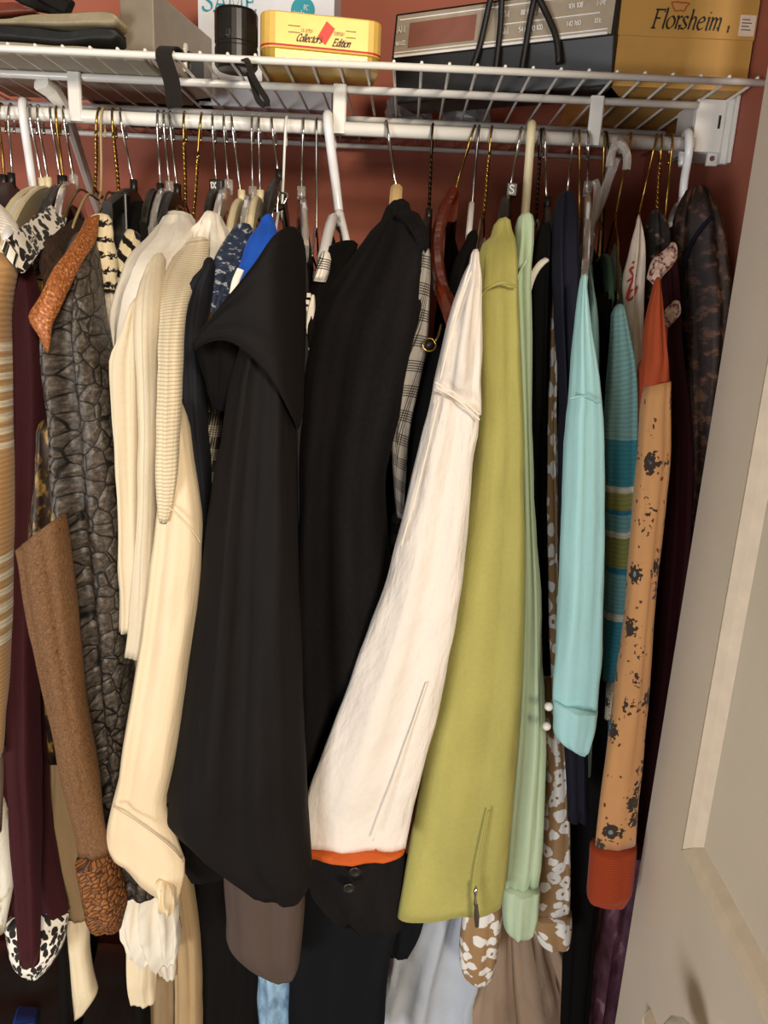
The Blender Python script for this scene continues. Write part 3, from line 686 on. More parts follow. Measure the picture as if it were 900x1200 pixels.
# ------------------------------------------------------------------ hangers
def hook_path(xt, xn, zn, dirh, wr, R=.0165, n=40):
    zc = RZ + RR + wr - R + .0002; ztop = zc + R; pts = []
    def at(s, z):
        f = (ztop - z) / (ztop - zn); f = max(0, min(1, f))
        return Vector((xt + (xn - xt) * f + dirh.x * s, RY + dirh.y * s, z))
    for k in range(15):
        a = math.radians(-38 + (205 + 38) * k / 14); pts.append(at(-R * math.cos(a), zc + R * math.sin(a)))
    zl = pts[-1].z; h = zl - zn
    for s, f in ((.62, .22), (.28, .42), (.07, .62), (0, .8), (0, 1.0)): pts.append(at(R * s, zl - h * f))
    return crv(pts, n)
def hanger(kind, xt, xn, yn, label, group=None, hookmat='chrome', near=None, wr=.0014, drop=.055, twist=False, neckmat=None, bar=True, reach=.2, arm=None):
    X = rodx(xt); nk = P(xn, yn, RY); zn = nk.z
    if near: nr = P(*near)
    else: nr = Vector((nk.x - .02, RY - reach, zn - drop))
    d = Vector((nr.x - nk.x, nr.y - RY, 0)); L = d.length; dirh = d.normalized()
    fr = Vector((nk.x - d.x * min(1, (BACK - .02 - RY) / max(.01, -d.y)), RY - d.y * min(1, (BACK - .02 - RY) / max(.01, -d.y)), nr.z))
    names = {'wire': 'wire_hanger', 'tube': 'tubular_hanger', 'wood': 'wooden_hanger', 'flat': 'plastic_hanger', 'clear': 'clear_plastic_hanger', 'velvet': 'flocked_hanger', 'clip': 'clip_hanger'}
    g = empty(names[kind], (nk.x, RY, zn), label, 'hanger', group)
    pth = hook_path(X, nk.x, zn, dirh, wr, R=.0165 if kind != 'tube' else .0185)
    m = MB()
    if twist:
        half = 22; m.tube(pth[:half + 1], wr, 8)
        for ph in (0, math.pi):
            q = []
            for i, p in enumerate(crv(pth[half:], 46)): a = ph + i * .85; q.append(p + Vector((math.cos(a), math.sin(a), 0)) * wr * .85)
            m.tube(q, wr * .8, 6)
    else: m.tube(pth, wr, 10)
    m.build('hook', M[hookmat], g, True)
    mid = nk + (nr - nk) * .5 + Vector((0, 0, L * .07)); midf = nk + (fr - nk) * .5 + Vector((0, 0, L * .07))
    if kind == 'wire':
        m = MB(); m.tube(crv([nk + Vector((0, 0, .001)), nk + (nr - nk) * .1 + Vector((0, 0, -.004)), mid, nr], 16), wr, 6)
        m.tube(crv([nk, midf, fr], 12), wr, 6); m.tube([nr, fr], wr, 6); m.build('frame', M[hookmat], g, True)
    elif kind == 'tube':
        m = MB(); m.tube(crv([nk, nk + (nr - nk) * .12 + Vector((0, 0, -.006)), mid, nr, nr + Vector((0, .01, -.016))], 18), wr, 10)
        m.tube(crv([nk, nk + (fr - nk) * .12 + Vector((0, 0, -.006)), midf, fr, fr + Vector((0, -.01, -.016))], 18), wr, 10)
        m.tube([nr + Vector((0, .01, -.016)), fr + Vector((0, -.01, -.016))], wr * .9, 10); m.build('frame', M[neckmat or hookmat], g, True)
    else:
        w, t = {'wood': (.030, .012), 'flat': (.022, .0065), 'clear': (.024, .0065), 'velvet': (.026, .0055), 'clip': (.018, .009)}[kind]
        m = MB(); c = nk + Vector((0, 0, -w * .45))
        if arm:
            m.bar(crv([nk + Vector((0, 0, .004))] + [P(*q) for q in arm], 20), .014, t)
            m.bar(crv([c, fr + (c - fr) * .45 + Vector((0, 0, .012)), fr], 12), w, t)
        elif kind == 'clip':
            m.bar(crv([nr, c, fr], 13), w, t)
        else:
            m.bar(crv([nr + Vector((0, 0, -.006)), nr + (c - nr) * .45 + Vector((0, 0, .012)), c, fr + (c - fr) * .45 + Vector((0, 0, .012)), fr + Vector((0, 0, -.006))], 21), [w * .75] * 2 + [w] * 17 + [w * .75] * 2, t)
        m.build('frame', M[neckmat], g, False)
        if kind in ('flat', 'clip', 'clear'):
            m = MB(); m.tube([nk + Vector((0, 0, -.004)), nk + Vector((0, 0, .012))], .0042 if kind != 'clear' else .005, 10); m.build('neck', M[neckmat], g, True)
        if kind == 'clip':
            for s in (.55, -.35):
                e = c + (nr - c) * s if s > 0 else c + (fr - c) * -s
                m = MB(); m.box((e.x - .008, e.y - .006, e.z - .040), (e.x + .008, e.y + .006, e.z + .012)); cl = bevel(m.build('clip', M[neckmat], g), .002)
                m = MB(); m.box((e.x - .004, e.y - .009, e.z - .075), (e.x + .004, e.y - .003, e.z - .008)); m.build('clip_jaw', M[neckmat], cl)
    return g, nk, nr, fr
# ------------------------------------------------------------------ more on the shelf: soft pile at the left
def pad(name, rows, Y0, Y1, mat, parent=None, wr=.002, seed=3, nx=30, label=None, cat=None):
    """soft slab: rows = (x px, bottom y px, top y px) at depth Y0, running back to Y1"""
    rs = cr([tuple(map(float, r)) for r in rows], nx); vs = []; uvs = []; ny = 8; so = seed * 3.7
    pr = [(0, .5, 0), (.0, .12, 0)]
    prof = [(0.0, .5), (-.006, .25), (0.0, .02), (.02, 0), (.5, 0), (1, .0), (1, .9), (.5, 1.0), (.02, 1.0), (0, .95), (-.006, .75)]
    K = len(prof)
    for (x, yb, yt) in rs:
        b = P(x, yb, Y0); t = P(x, yt, Y0)
        for (u, h) in prof:
            p = Vector((b.x, Y0 + (u if abs(u) > .0061 and u > 0 else 0) * (Y1 - Y0) + (u if u < 0 else 0), b.z + (t.z - b.z) * h))
            nz = noise.noise(p * 28 + Vector((so, 0, so))); p.z += nz * wr * (1 if h > .3 else 0); p.y += nz * wr * .6 if u < .1 else 0
            vs.append(p); uvs.append((p.x, h * .05 + u * .2))
    n = len(rs); m = MB()
    m.add(vs, [(i*K+k, (i+1)*K+k, (i+1)*K+(k+1) % K, i*K+(k+1) % K) for i in range(n-1) for k in range(K)] + [tuple(range(K)), tuple((n-1)*K+k for k in range(K-1, -1, -1))], uvs)
    o = m.build(name, mat, parent, True)
    if label: tag(o, label, cat)
    return o
M['paper'] = fabric('pale_grey_cloth', '#a39b8a', .7, var=.1); M['dark_nylon'] = fabric('black_nylon', '#1d1d1b', .5, var=.3)
M['khaki_nylon'] = fabric('shiny_khaki_cloth', '#8d8063', .42, var=.15, spec=.5, crease=.7); M['rust_leather'] = blotch('rust_leather', [(.3, '#4d1f10'), (.7, '#74351e')], 14, .45)
fz0 = DZ + .0005
yb = lambda x, d=0: 59.5 + (x) * .0487 + d
lowY = .872
pad('folded_cloth', [(x, yb(x) + 4.2, yb(x) - 10 - (2 if x < 60 else 0) + (5 if x > 140 else 0)) for x in (-90, -40, 20, 60, 100, 150, 172)], lowY, 1.05, M['paper'], seed=2, label='pale grey folded cloth at the bottom of the shelf pile', cat='cloth')
pad('folded_bag', [(-90, 43, 28), (0, 46, 28), (40, 49, 31), (75, 52, 36), (110, 48, 33), (130, 49, 34), (138, 47, 36)], lowY - .002, 1.04, M['dark_nylon'], seed=5, label='black nylon bag folded flat in the shelf pile', cat='bag')
pad('pouch', [(-90, 28, 16), (0, 29, 22), (30, 29, 18), (70, 31, 15), (110, 30, 12), (130, 31, 13), (139, 28, 18)], lowY - .003, 1.02, M['khaki_nylon'], seed=8, label='shiny khaki pouch on top of the shelf pile', cat='pouch')
pad('leather_case', [(-90, 20, -8), (-20, 20, -4), (0, 19, 2), (20, 17, 2), (42, 15, 12)], .90, 1.03, M['rust_leather'], seed=4, wr=.001, label='rust brown leather case lying on the khaki pouch', cat='case')
m = MB(); m.bar(crv([P(10, -18, .93), P(40, 0, .93), P(62, 5, .92), P(82, 12, .91)], 12), .006, .02, side=(.3, .2, 1)); m.bar(crv([P(38, -14, .925), P(60, 0, .915), P(80, 11, .908)], 10), .006, .012, side=(.3, .2, 1))
tag(m.build('leather_strap', M['dark_nylon']), 'black leather strap lying over the khaki pouch', 'strap')
# behind, seen from below through the wires
def crumple(name, c, sx, sy, sz, mat, seed, label, cat, amp=.25):
    vs = []; n1, n2 = 14, 22; m = MB()
    for i in range(n1 + 1):
        a = math.pi * i / n1
        for k in range(n2):
            b = 2 * math.pi * k / n2; d = Vector((math.sin(a)*math.cos(b), math.sin(a)*math.sin(b), math.cos(a)))
            d = Vector([math.copysign(abs(q) ** .5, q) for q in d]); r = 1 + amp * noise.noise(d * 2.6 + Vector((seed, 0, 0)))
            vs.append(Vector((c[0] + sx*d.x*r, c[1] + sy*d.y*r, max(DZ + .0005, c[2] + sz + sz*d.z*r))))
    m.add(vs, [(i*n2+k, i*n2+(k+1) % n2, (i+1)*n2+(k+1) % n2, (i+1)*n2+k) for i in range(n1) for k in range(n2)])
    return tag(m.build(name, mat, None, False), label, cat)
M['poly'] = plain('grey_polythene', '#8f9290', .22, 0, coat=.4, var=.2); M['beige_cloth'] = fabric('beige_felt', '#b79d7c', .8)
M['dark_brown_cloth'] = fabric('dark_brown_cloth', '#2e1d17', .8); M['brown_card'] = plain('brown_card', '#6e4526', .6)
a = P(480, 125, 1.12); crumple('plastic_packet', (a.x, 1.135, DZ), .030, .035, .018, M['poly'], 3, 'crumpled grey plastic packet behind the clock radio, next to the gold tin', 'packet')
a = P(545, 128, 1.12); crumple('plastic_packet', (a.x, 1.14, DZ), .034, .035, .018, M['poly'], 9, 'crumpled grey plastic packet behind the middle of the clock radio', 'packet')
a = P(252, 118, 1.12); crumple('felt_hat', (a.x - .005, 1.10, DZ), .055, .035, .03, M['beige_cloth'], 6, 'beige felt bundle behind the lens barrel', 'bundle', .1)
m = MB(); m.box((-.42, 1.06, DZ), (-.255, 1.22, DZ + .03)); tag(bevel(m.build('storage_box', M['dark_brown_cloth']), .004), 'dark brown fabric box behind the folded pile', 'box')
m = MB(); m.box((P(330, 110, 1.17).x, 1.17, DZ), (P(438, 110, 1.17).x, 1.23, DZ + .02)); tag(bevel(m.build('card_box', M['brown_card']), .003), 'flat brown card box behind the white printed box', 'box')

# ------------------------------------------------------------------ cloth materials
M['tan_stripe'] = vramp('tan_knit_cream_stripes', [(0, '#c09b6b'), (.058, '#dcc9a4')], 1)   # replaced below per length
M['white_rib'] = stripes('white_rib_knit', '#e6e0d2', '#c9c0ae', .0045, 'X', .6)
M['white_floral'] = blotch('white_floral_print', [(.35, '#a89a77'), (.45, '#e2ddcc'), (1, '#ece8da')], 30, .7)
M['maroon'] = fabric('maroon_velvet', '#38161a', .8, sheen=.6, var=.3, spec=.15); M['maroon2'] = fabric('wine_velvet', '#300b12', .8, sheen=.35, var=.3, spec=.15)
M['leo_bw'] = animal('black_white_animal_print', '#e9e2d4', '#1b1512', '#3a2a20', 95, 1.5, False, .7, .52)
M['leo_tan'] = animal('tan_white_animal_print', '#9c7a52', '#e4e0d8', '#8d6c46', 62, 1.1, True, .75, .37)
M['boucle'] = blotch('dark_brown_boucle', [(.3, '#1c110b'), (.6, '#3a2618'), (.8, '#5a3d26')], 240, .9)
M['dark_sequin'] = blotch('dark_gold_flecked_cloth', [(.35, '#0e0907'), (.5, '#2a1a0c'), (.6, '#8d6f35'), (.72, '#2a190d')], 90, .45, .25, 6, .4)
M['suede'] = reptile('rust_brown_embossed_suede', '#72502f', '#4a2c14', 300, 1.0, 0, .75, .2, .03, (.3, .55, .75, .6, 1.4))
M['suede2'] = reptile('rust_brown_croc_cuff', '#8c5728', '#3a1d0c', 240, 1.2, 0, .55, .7, .08, (.3, .55, .75, .5, 1.6))
M['glitter'] = blotch('copper_glitter', [(.35, '#6d3c1b'), (.55, '#a86433'), (.7, '#e0a878')], 420, .5, .2)
M['croc'] = reptile('grey_black_reptile_leather', '#4a423a', '#0d0a08', 62, .85, .0, .42, .6, .05)
M['crochet'] = stripes('cream_black_crochet', '#e3d3ae', '#1a1512', .0125, 'Y', .74, jag=1.1, js=260); M['crochet_d'] = stripes('cream_black_knit_stripe', '#dfcfa9', '#14100e', .017, 'X', .5, jag=.5, js=260)
M['cream_lace'] = blotch('cream_lace', [(.35, '#b7aa90'), (.5, '#ddd2ba'), (1, '#e8dfca')], 90, .8)
M['white_sheer'] = fabric('white_sheer', '#d2cbbd', .6, var=.08, crease=.5); M['cream_a'] = fabric('cream_crepe', '#d2c4a8', .75, var=.08)
M['cream_b'] = fabric('cream_jersey', '#cfc2a8', .75, var=.08); M['cream_knit'] = stripes('cream_fine_knit', '#d6c8aa', '#b9a988', .0032, 'Y', .6)
M['satin'] = fabric('cream_satin', '#d8c4a2', .5, weave=1500, var=.06, wb=.1, spec=.4); M['white_frill'] = fabric('white_frill_cotton', '#d6cebd', .8, var=.06, crease=1.0)
M['navyblack'] = fabric('blue_black_jersey', '#15151a', .8, var=.25); M['navy_print'] = blotch('navy_crackle_print', [(.3, '#141c2b'), (.55, '#28354c'), (.62, '#b9bcc0'), (.68, '#1d2838')], 130, .7)
M['royal'] = fabric('royal_blue_jersey', '#1d54b8', .7, var=.15); M['tweed'] = plaid('grey_tweed', '#2b2724', '#8d8373', '#b7ad9b')
M['black'] = fabric('black_crepe', '#0c0807', .75, var=.25, spec=.2, sheen=.05); M['black2'] = fabric('black_cotton', '#0b0908', .85, var=.3, spec=.12, sheen=.05)
M['taupe'] = fabric('taupe_fine_knit', '#4b3e37', .85, weave=700, var=.12); M['charcoal'] = fabric('charcoal_velvet', '#241f1f', .8, sheen=.4, var=.3)
M['wool'] = fabric('black_felted_wool', '#161414', .95, weave=420, var=.55, wb=.9, spec=.1, sheen=.12); M['wool_navy'] = fabric('blue_black_trouser_cloth', '#0f1114', .9, var=.25, spec=.1)
M['plaid'] = plaid('grey_glen_plaid', '#8d867b', '#45413b', '#141210'); M['check'] = plaid('black_white_check', '#efe8da', '#6d675f', '#0d0b0a')
M['denim_w'] = fabric('white_denim', '#d3cabf', .8, weave=1000, var=.06, crease=.9, stretch=.5); M['rust_band'] = fabric('rust_binding', '#b5501a', .75, var=.12)
M['thread'] = fabric('white_topstitch', '#e0d2bd', .8, var=.05)
M['lime'] = fabric('lime_suede', '#9d9754', .9, weave=600, var=.16, sheen=.3, crease=.3, stretch=.4); M['palegreen'] = fabric('pale_green_cotton', '#b6c8a6', .8, var=.1)
M['navy'] = fabric('navy_cotton', '#141422', .8, var=.25); M['aqua'] = fabric('aqua_crepe', '#a2d0d0', .75, var=.07); M['white_pipe'] = fabric('white_piping', '#e4dccb', .8, var=.05)
M['bagw'] = plain('white_plastic_bag', '#dcc9b4', .45, var=.08, bump=(60, .3, .003)); M['rust'] = fabric('rust_orange_jersey', '#aa4a28', .8, var=.12)
M['floral'] = floral('apricot_floral_print', '#cf9660', '#3a2e26', '#6d3a28', 40); M['rust_rib'] = stripes('rust_rib_cuff', '#a5401c', '#8f3415', .003, 'Y', .6)
M['lace'] = blotch('pale_pink_lace', [(.42, '#5c2b2b'), (.5, '#c9a793'), (1, '#e2cbb6')], 120, .85); M['paisley'] = blotch('dark_brown_paisley', [(.35, '#0f0806'), (.52, '#2a1812'), (.6, '#5e4030'), (.7, '#20120d')], 70, .6, .1, 6)
M['purple_met'] = blotch('dark_plum_metallic', [(.35, '#2a1620'), (.55, '#5e3c4a'), (.7, '#b39aa2')], 40, .4, .4, 5, .3); M['khaki'] = fabric('taupe_skirt_cloth', '#a48a72', .75, var=.1, crease=.5, stretch=.6)
M['blue_grey'] = fabric('pale_blue_grey_cotton', '#b9bfc6', .75, var=.06, crease=.5, stretch=.7); M['denim'] = blotch('washed_denim', [(.3, '#2d4a66'), (.6, '#8fb0c8'), (.8, '#c3d6e0')], 40, .85, 0, 4, .4)
M['tan_trouser'] = fabric('tan_cotton_twill', '#a08763', .8, var=.1); M['grey_tan'] = fabric('grey_tan_knit', '#8a7456', .85, var=.1); M['cream_dark'] = fabric('cream_cotton', '#d8c8a8', .8, var=.08)
M['floral_grey'] = floral('grey_floral_print', '#c3b69c', '#2c2a28', '#4d4a44', 70); M['pearl'] = plain('pearl', '#ded9cf', .18, 0, coat=.7)
def plen(x0, y0, x1, y1, Y): return (P(x0, y0, Y) - P(x1, y1, Y)).length
def zof(y, Y, x=450): return P(x, y, Y).z
st = [(0, '#b89163')]
k = .062
def stripe_stops(d0, d1, n, a, b):
    o = []
    for i in range(n): t = d0 + (d1 - d0) * i / n; o += [(t, a), (t + (d1 - d0) / n * .5, b)]
    return o
tl = lambda y: plen(0, 315, 0, y, .62)
# colour ramps hold 32 stops: two groups of stripes
M['tan_stripe'] = vramp('tan_knit_cream_stripes', [(0, '#b98f5c')] + stripe_stops(tl(400), tl(532), 8, '#ddd0b4', '#b9925f') + [(tl(533), '#b98f5c')] + stripe_stops(tl(650), tl(765), 6, '#ddd0b4', '#b9925f') + [(tl(766), '#b98f5c')], tl(900))
ty = lambda y: plen(725, 366, 720, y, .73)
M['teal_knit'] = vramp('aqua_striped_knit', [(0, '#8ab9b6'), (ty(514), '#3f8f9c'), (ty(570), '#e2ddca'), (ty(577), '#9a9a52'), (ty(597), '#2f7f9d'), (ty(603), '#74abae'), (ty(622), '#e2ddca'), (ty(630), '#94964f'), (ty(665), '#2f7f9d'), (ty(672), '#74abae'), (ty(720), '#e2ddca'), (ty(728), '#3f95a6')], ty(830))
DK = .0085
M['dark_print'] = blotch('dark_abstract_print', [(.4, '#120d0b'), (.55, '#2a221d'), (.62, '#8a7a6a'), (.68, '#1a1310')], 70, .7)
# ------------------------------------------------------------------ garments, from the left along the rod
S = dict
garment('floral_blouse', 'white blouse with beige floral sleeves hanging next to the striped tan knit', 'blouse', [
    ('sleeve', [(-70,700,-30,700), (-62,860,-6,870), (-55,950,8,950), (-50,1030,16,1025), (-45,1085,6,1092)], .69, .022, M['white_floral']),
    ('shoulder', [(-30,255,4,243,.74), (-40,268,15,256,.73), (-45,290,22,272,.72), (-45,318,20,312,.71)], .72, .012, M['white_rib'], S(wr=.001))],
    ((-62, 285, .74), -22, .95, DK, M['white_floral']))
garment('black_blazer', 'black blazer on the black plastic hangers beside the floral blouse', 'blazer', [
    ('sleeve', [(-84,300,-58,290), (-96,400,-50,400), (-96,600,-46,600), (-90,800,-40,800), (-84,900,-40,900)], .70, .02, M['black2']),
    ('shoulder', [(-30,250,-4,232,.84), (-44,268,2,250,.82), (-50,296,-6,290,.80)], .82, .012, M['black2'], S(wr=.001))],
    ((-80, 300, .74), -34, .95, DK, M['black2']))
garment('striped_sweater', 'tan knit sweater with cream striped bands on the sleeve', 'sweater', [
    ('sleeve', [(-70,322,17,313), (-66,350,12,348), (-60,400,9,400), (-57,530,13,530), (-50,650,12,650), (-47,765,9,765), (-44,890,3,888)], .635, .03, M['tan_stripe'], S(folds=.12))],
    ((-22, 330, .66), 26, 1.0, DK, M['tan_stripe']))
g, _ = garment('velvet_jacket', 'dark maroon velvet jacket with black and white animal print collar', 'jacket', [
    ('sleeve', [(22,322,36,316), (13,360,46,360), (12,430,52,430), (14,530,52,530), (9,640,48,640), (8,760,43,760), (10,880,44,880), (15,970,47,970), (20,1060,47,1060), (24,1127,46,1128)], .665, .02, M['maroon'], S(folds=.15)),
    ('front_panel', [(16,620,50,620), (10,760,50,760), (5,880,54,880), (1,960,60,960), (2,1020,70,1020), (6,1068,80,1072), (14,1112,70,1108)], .715, .022, M['maroon'], S(folds=.3)),
    ('printed_hem', [(5,1078,80,1072), (11,1110,74,1106), (20,1130,60,1130), (31,1144,45,1146)], .712, .019, M['leo_bw'], S(folds=.1, hem=.006)),
    ('collar', [(60,240,78,256,.76), (52,246,72,268,.73), (36,258,54,287,.69), (20,271,40,303,.65), (6,284,27,320,.63), (2,292,18,312,.625)], .68, .006, M['leo_bw'], S(folds=.1, wr=.001, top='flat'))],
    ((32, 330, .70), 58, .95, DK, M['maroon']))
g, _ = garment('metallic_blouse', 'dark gold-flecked blouse with brown boucle collar between the velvet and suede jackets', 'blouse', [
    ('sleeve', [(33,330,58,312), (40,400,63,400), (46,480,66,480), (42,560,74,550), (38,640,80,640), (36,760,82,760), (42,890,86,890)], .725, .02, M['dark_sequin'], S(folds=.35)),
    ('collar', [(92,252,106,268,.78), (80,262,100,290,.74), (62,275,84,312,.70), (48,288,62,330,.685), (46,300,54,338,.68)], .72, .008, M['boucle'], S(wr=.002, top='flat'))],
    ((50, 330, .75), 76, .62, DK, M['black2']))
m = MB(); m.tube(crv([P(46, 294, .675), P(36, 300, .672), P(30, 316, .672), P(32, 338, .672), P(37, 362, .675)], 20), .0012, 8); m.tube([P(31, 325, .673), P(50, 328, .68)], .0010, 8); m.build('gold_cord', M['gold'], g, True)
g, _ = garment('suede_jacket', 'rust brown embossed suede jacket with copper glitter collar', 'jacket', [
    ('sleeve', [(23,643,74,602), (28,668,80,650), (33,700,86,700), (45,760,93,760), (60,830,101,830), (74,900,112,900), (84,950,120,950), (92,1000,128,1000)], .605, .022, M['suede'], S(folds=.1, top='flat', hem=.01)),
    ('cuff', [(92,1000,128,1000), (97,1030,138,1030), (101,1060,146,1058), (104,1084,142,1086)], .605, .024, M['suede2'], S(folds=.1, top='flat')),
    ('collar', [(100,258,116,252,.70), (98,264,112,280,.68), (84,288,98,304,.655), (62,318,78,344,.63), (48,346,68,366,.62), (34,371,61,380,.615), (46,395,59,402,.615), (53,412,57,415,.62)], .64, .006, M['glitter'], S(folds=.1, wr=.001, top='flat')),
    ('inside_sleeve', [(46,505,64,500), (44,540,70,530), (40,590,76,590), (36,650,78,650), (48,720,80,720)], .645, .016, M['dark_sequin'], S(folds=.3))],
    ((90, 330, .69), 119, .95, DK, M['suede']))
garment('reptile_jacket', 'grey-black reptile leather jacket with large embossed scales', 'jacket', [
    ('sleeve', [(86,300,110,288,.69), (76,318,114,308,.675), (66,348,118,348), (58,400,123,400), (60,480,134,480), (66,560,141,560), (74,640,146,640), (88,720,150,720), (97,800,154,800), (106,880,158,880), (116,960,166,960), (126,1020,182,1020), (134,1047,185,1044)], .66, .030, M['croc'], S(folds=.42, kf=2, wr=.004, wf=26, n=44, seed=11))],
    ((98, 318, .70), 126, .98, DK, M['croc']))
garment('crochet_cardigan', 'cream and black crochet cardigan beside the reptile jacket', 'cardigan', [
    ('front_band', [(104,262,131,257), (104,285,133,284), (108,310,136,312), (112,338,138,340)], .715, .012, M['crochet'], S(wr=.003, wf=90)),
    ('striped_sleeve', [(146,272,168,284,.77), (140,288,166,302,.76), (134,304,156,322,.75), (131,330,148,336,.74)], .75, .012, M['crochet_d'], S(wr=.002)),
    ('lace_panel', [(113,330,138,332), (120,400,140,400), (124,450,142,450), (128,505,144,505)], .735, .010, M['cream_lace'], S(wr=.002))],
    ((124, 300, .76), 142, .55, DK, M['black2']))
garment('clipped_skirt', 'black skirt clipped on a hanger behind the crochet cardigan', 'skirt', [
    ('waistband', [(152,240,196,250), (150,262,190,270), (152,290,178,292)], .83, .012, M['black2'], S(wr=.001))],
    ((172, 262, .80), 165, .45, DK, M['black2']))
garment('sheer_blouse', 'white sheer blouse, leftmost of the white tops on the rod', 'blouse', [
    ('sleeve', [(186,262,224,258,.76), (166,284,224,280,.73), (146,318,200,316,.70), (132,362,184,358,.69), (130,400,172,400,.69), (132,450,162,450,.69), (134,520,160,520,.69)], .69, .014, M['white_sheer'], S(folds=.5, kf=4, wr=.005, wf=45))],
    ((165, 300, .74), 193, 1.05, DK, M['white_sheer']))
garment('cream_blouse', 'cream crepe blouse with a shoulder seam between the sheer and pearl cream tops', 'blouse', [
    ('sleeve', [(152,372,168,352), (138,404,168,398), (131,430,167,430), (135,520,167,520), (140,600,167,600), (141,690,166,690), (139,738,162,742)], .645, .016, M['cream_a'], S(folds=.25))],
    ((158, 372, .68), 204, 1.1, DK, M['cream_a']))
garment('cream_pullover', 'cream jersey pullover hanging between the crepe blouse and the knit cardigan', 'pullover', [
    ('sleeve', [(172,322,192,302,.68), (162,350,190,340,.65), (160,400,188,400), (164,480,188,480), (164,560,187,560), (160,640,185,640), (152,720,184,720), (146,768,178,768)], .635, .016, M['cream_b'], S(folds=.2))],
    ((178, 318, .68), 212, 1.1, DK, M['cream_b']))
garment('knit_cardigan', 'cream fine-knit cardigan next to the black jersey dress', 'cardigan', [
    ('sleeve', [(216,290,246,284,.72), (198,310,240,316,.69), (189,350,224,345,.65), (186,400,214,400,.62), (184,470,212,470,.60), (182,540,209,540,.59), (183,590,203,592,.59), (186,612,196,614,.592)], .60, .012, M['cream_knit'], S(folds=.2))],
    ((205, 318, .71), 232, 1.1, DK, M['cream_knit']))
garment('frilled_blouse', 'white frilled cotton blouse gathered above the cream knit cardigan', 'blouse', [
    ('frill', [(234,256,262,262), (222,278,268,284), (226,304,264,308), (232,325,255,330)], .75, .016, M['white_frill'], S(folds=.6, kf=5, wr=.005, wf=70)),
    ('shoulder', [(190,255,228,258,.80), (184,275,230,280,.77), (196,300,230,304,.76)], .78, .014, M['white_frill'], S(folds=.4, wr=.003))],
    ((242, 290, .78), 248, 1.05, DK, M['white_frill']))
g, _ = garment('satin_blouse', 'cream satin blouse with a long loose sleeve and slanted cuff', 'blouse', [
    ('sleeve', [(198,452,208,456,.665), (190,500,221,500,.635), (186,570,232,570), (183,622,237,622), (172,700,232,700), (160,780,222,780), (148,860,210,862), (139,915,200,912), (132,945,195,948), (126,968,208,985), (123,980,217,1012), (124,987,214,1034), (127,994,209,1060)], .61, .022, M['satin'], S(folds=.2, kf=2, n=46, ex=.75)),
    ('inner_frill', [(184,1030,206,1045), (186,1050,206,1062), (190,1066,202,1070)], .60, .010, M['satin'], S(folds=.5, wr=.002))],
    ((200, 430, .66), 268, 1.0, DK, M['satin']))
m = MB(); m.tube(crv([P(190, 590, .588), P(205, 600, .587), P(226, 622, .591), P(235, 636, .60)], 16), .0007, 6); m.build('seam', M['satin'], g, True)
m = MB(); m.tube(crv([P(132, 946, .5905), P(152, 958, .588), P(178, 976, .588), P(202, 996, .59), P(214, 1010, .598)], 20), .0009, 6); m.build('cuff_seam', M['satin'], g, True)
garment('lace_blouse', 'white lace blouse with ruffled hem showing below the cream satin cuff', 'blouse', [
    ('ruffle', [(147,1040,206,1044), (141,1070,210,1076), (146,1095,210,1100), (160,1122,206,1128)], .735, .022, M['white_frill'], S(folds=.6, kf=6, wr=.004, wf=70)),
    ('sleeve', [(148,1060,186,1060), (148,1110,184,1112), (150,1150,183,1150), (152,1172,182,1174)], .75, .018, M['cream_dark'], S(folds=.2)),
    ('panel', [(172,1060,210,1060), (178,1110,208,1115), (186,1140,204,1148)], .765, .014, M['white_frill'], S(folds=.3))],
    ((178, 700, .80), 244, .82, DK, M['white_frill'], S(neck=1.5)))
garment('jersey_dress', 'blue-black jersey dress between the cream knit and the navy print top', 'dress', [
    ('sleeve', [(238,314,252,312), (218,338,249,340), (207,385,243,390), (207,425,243,430), (214,500,244,500), (226,560,247,560), (233,640,247,640), (230,760,242,760)], .67, .015, M['navyblack'], S(folds=.2))],
    ((232, 345, .71), 278, 1.0, DK, M['navyblack']))
garment('tweed_jacket', 'grey tweed jacket sliver between the jersey dress and black cowl dress', 'jacket', [
    ('sleeve', [(238,440,254,440), (240,500,258,500), (241,560,258,560), (242,640,256,640)], .715, .012, M['tweed'])],
    ((248, 420, .74), 286, 1.05, DK, M['tweed']))
g, _ = garment('navy_print_top', 'navy top with white crackle print beside the royal blue top', 'top', [
    ('sleeve', [(270,272,296,268,.75), (254,298,290,304,.72), (241,338,270,350,.69), (235,378,256,386,.68)], .70, .012, M['navy_print'], S(folds=.2, wr=.001))],
    ((268, 300, .74), 297, 1.1, DK, M['navy_print']))
m = MB(); m.bar(crv([P(244, 366, .676), P(240, 380, .672), P(236, 392, .672)], 8), .003, .008, side=(1, 0, 0)); m.build('yellow_edging', M['gold'], g)
g, _ = garment('royal_blue_top', 'royal blue jersey top on a hanger next to the black cowl dress', 'top', [
    ('sleeve', [(304,264,321,257,.74), (290,284,326,290,.71), (277,324,312,336,.68), (273,346,292,354,.675)], .70, .013, M['royal'], S(folds=.2, wr=.0015))],
    ((304, 285, .74), 308, 1.1, DK, M['royal']))
m = MB(); m.bar(crv([P(282, 316, .668), P(276, 330, .664), P(273, 345, .664)], 8), .003, .006, side=(1, 0, 0)); m.build('white_lining', M['white_pipe'], g)
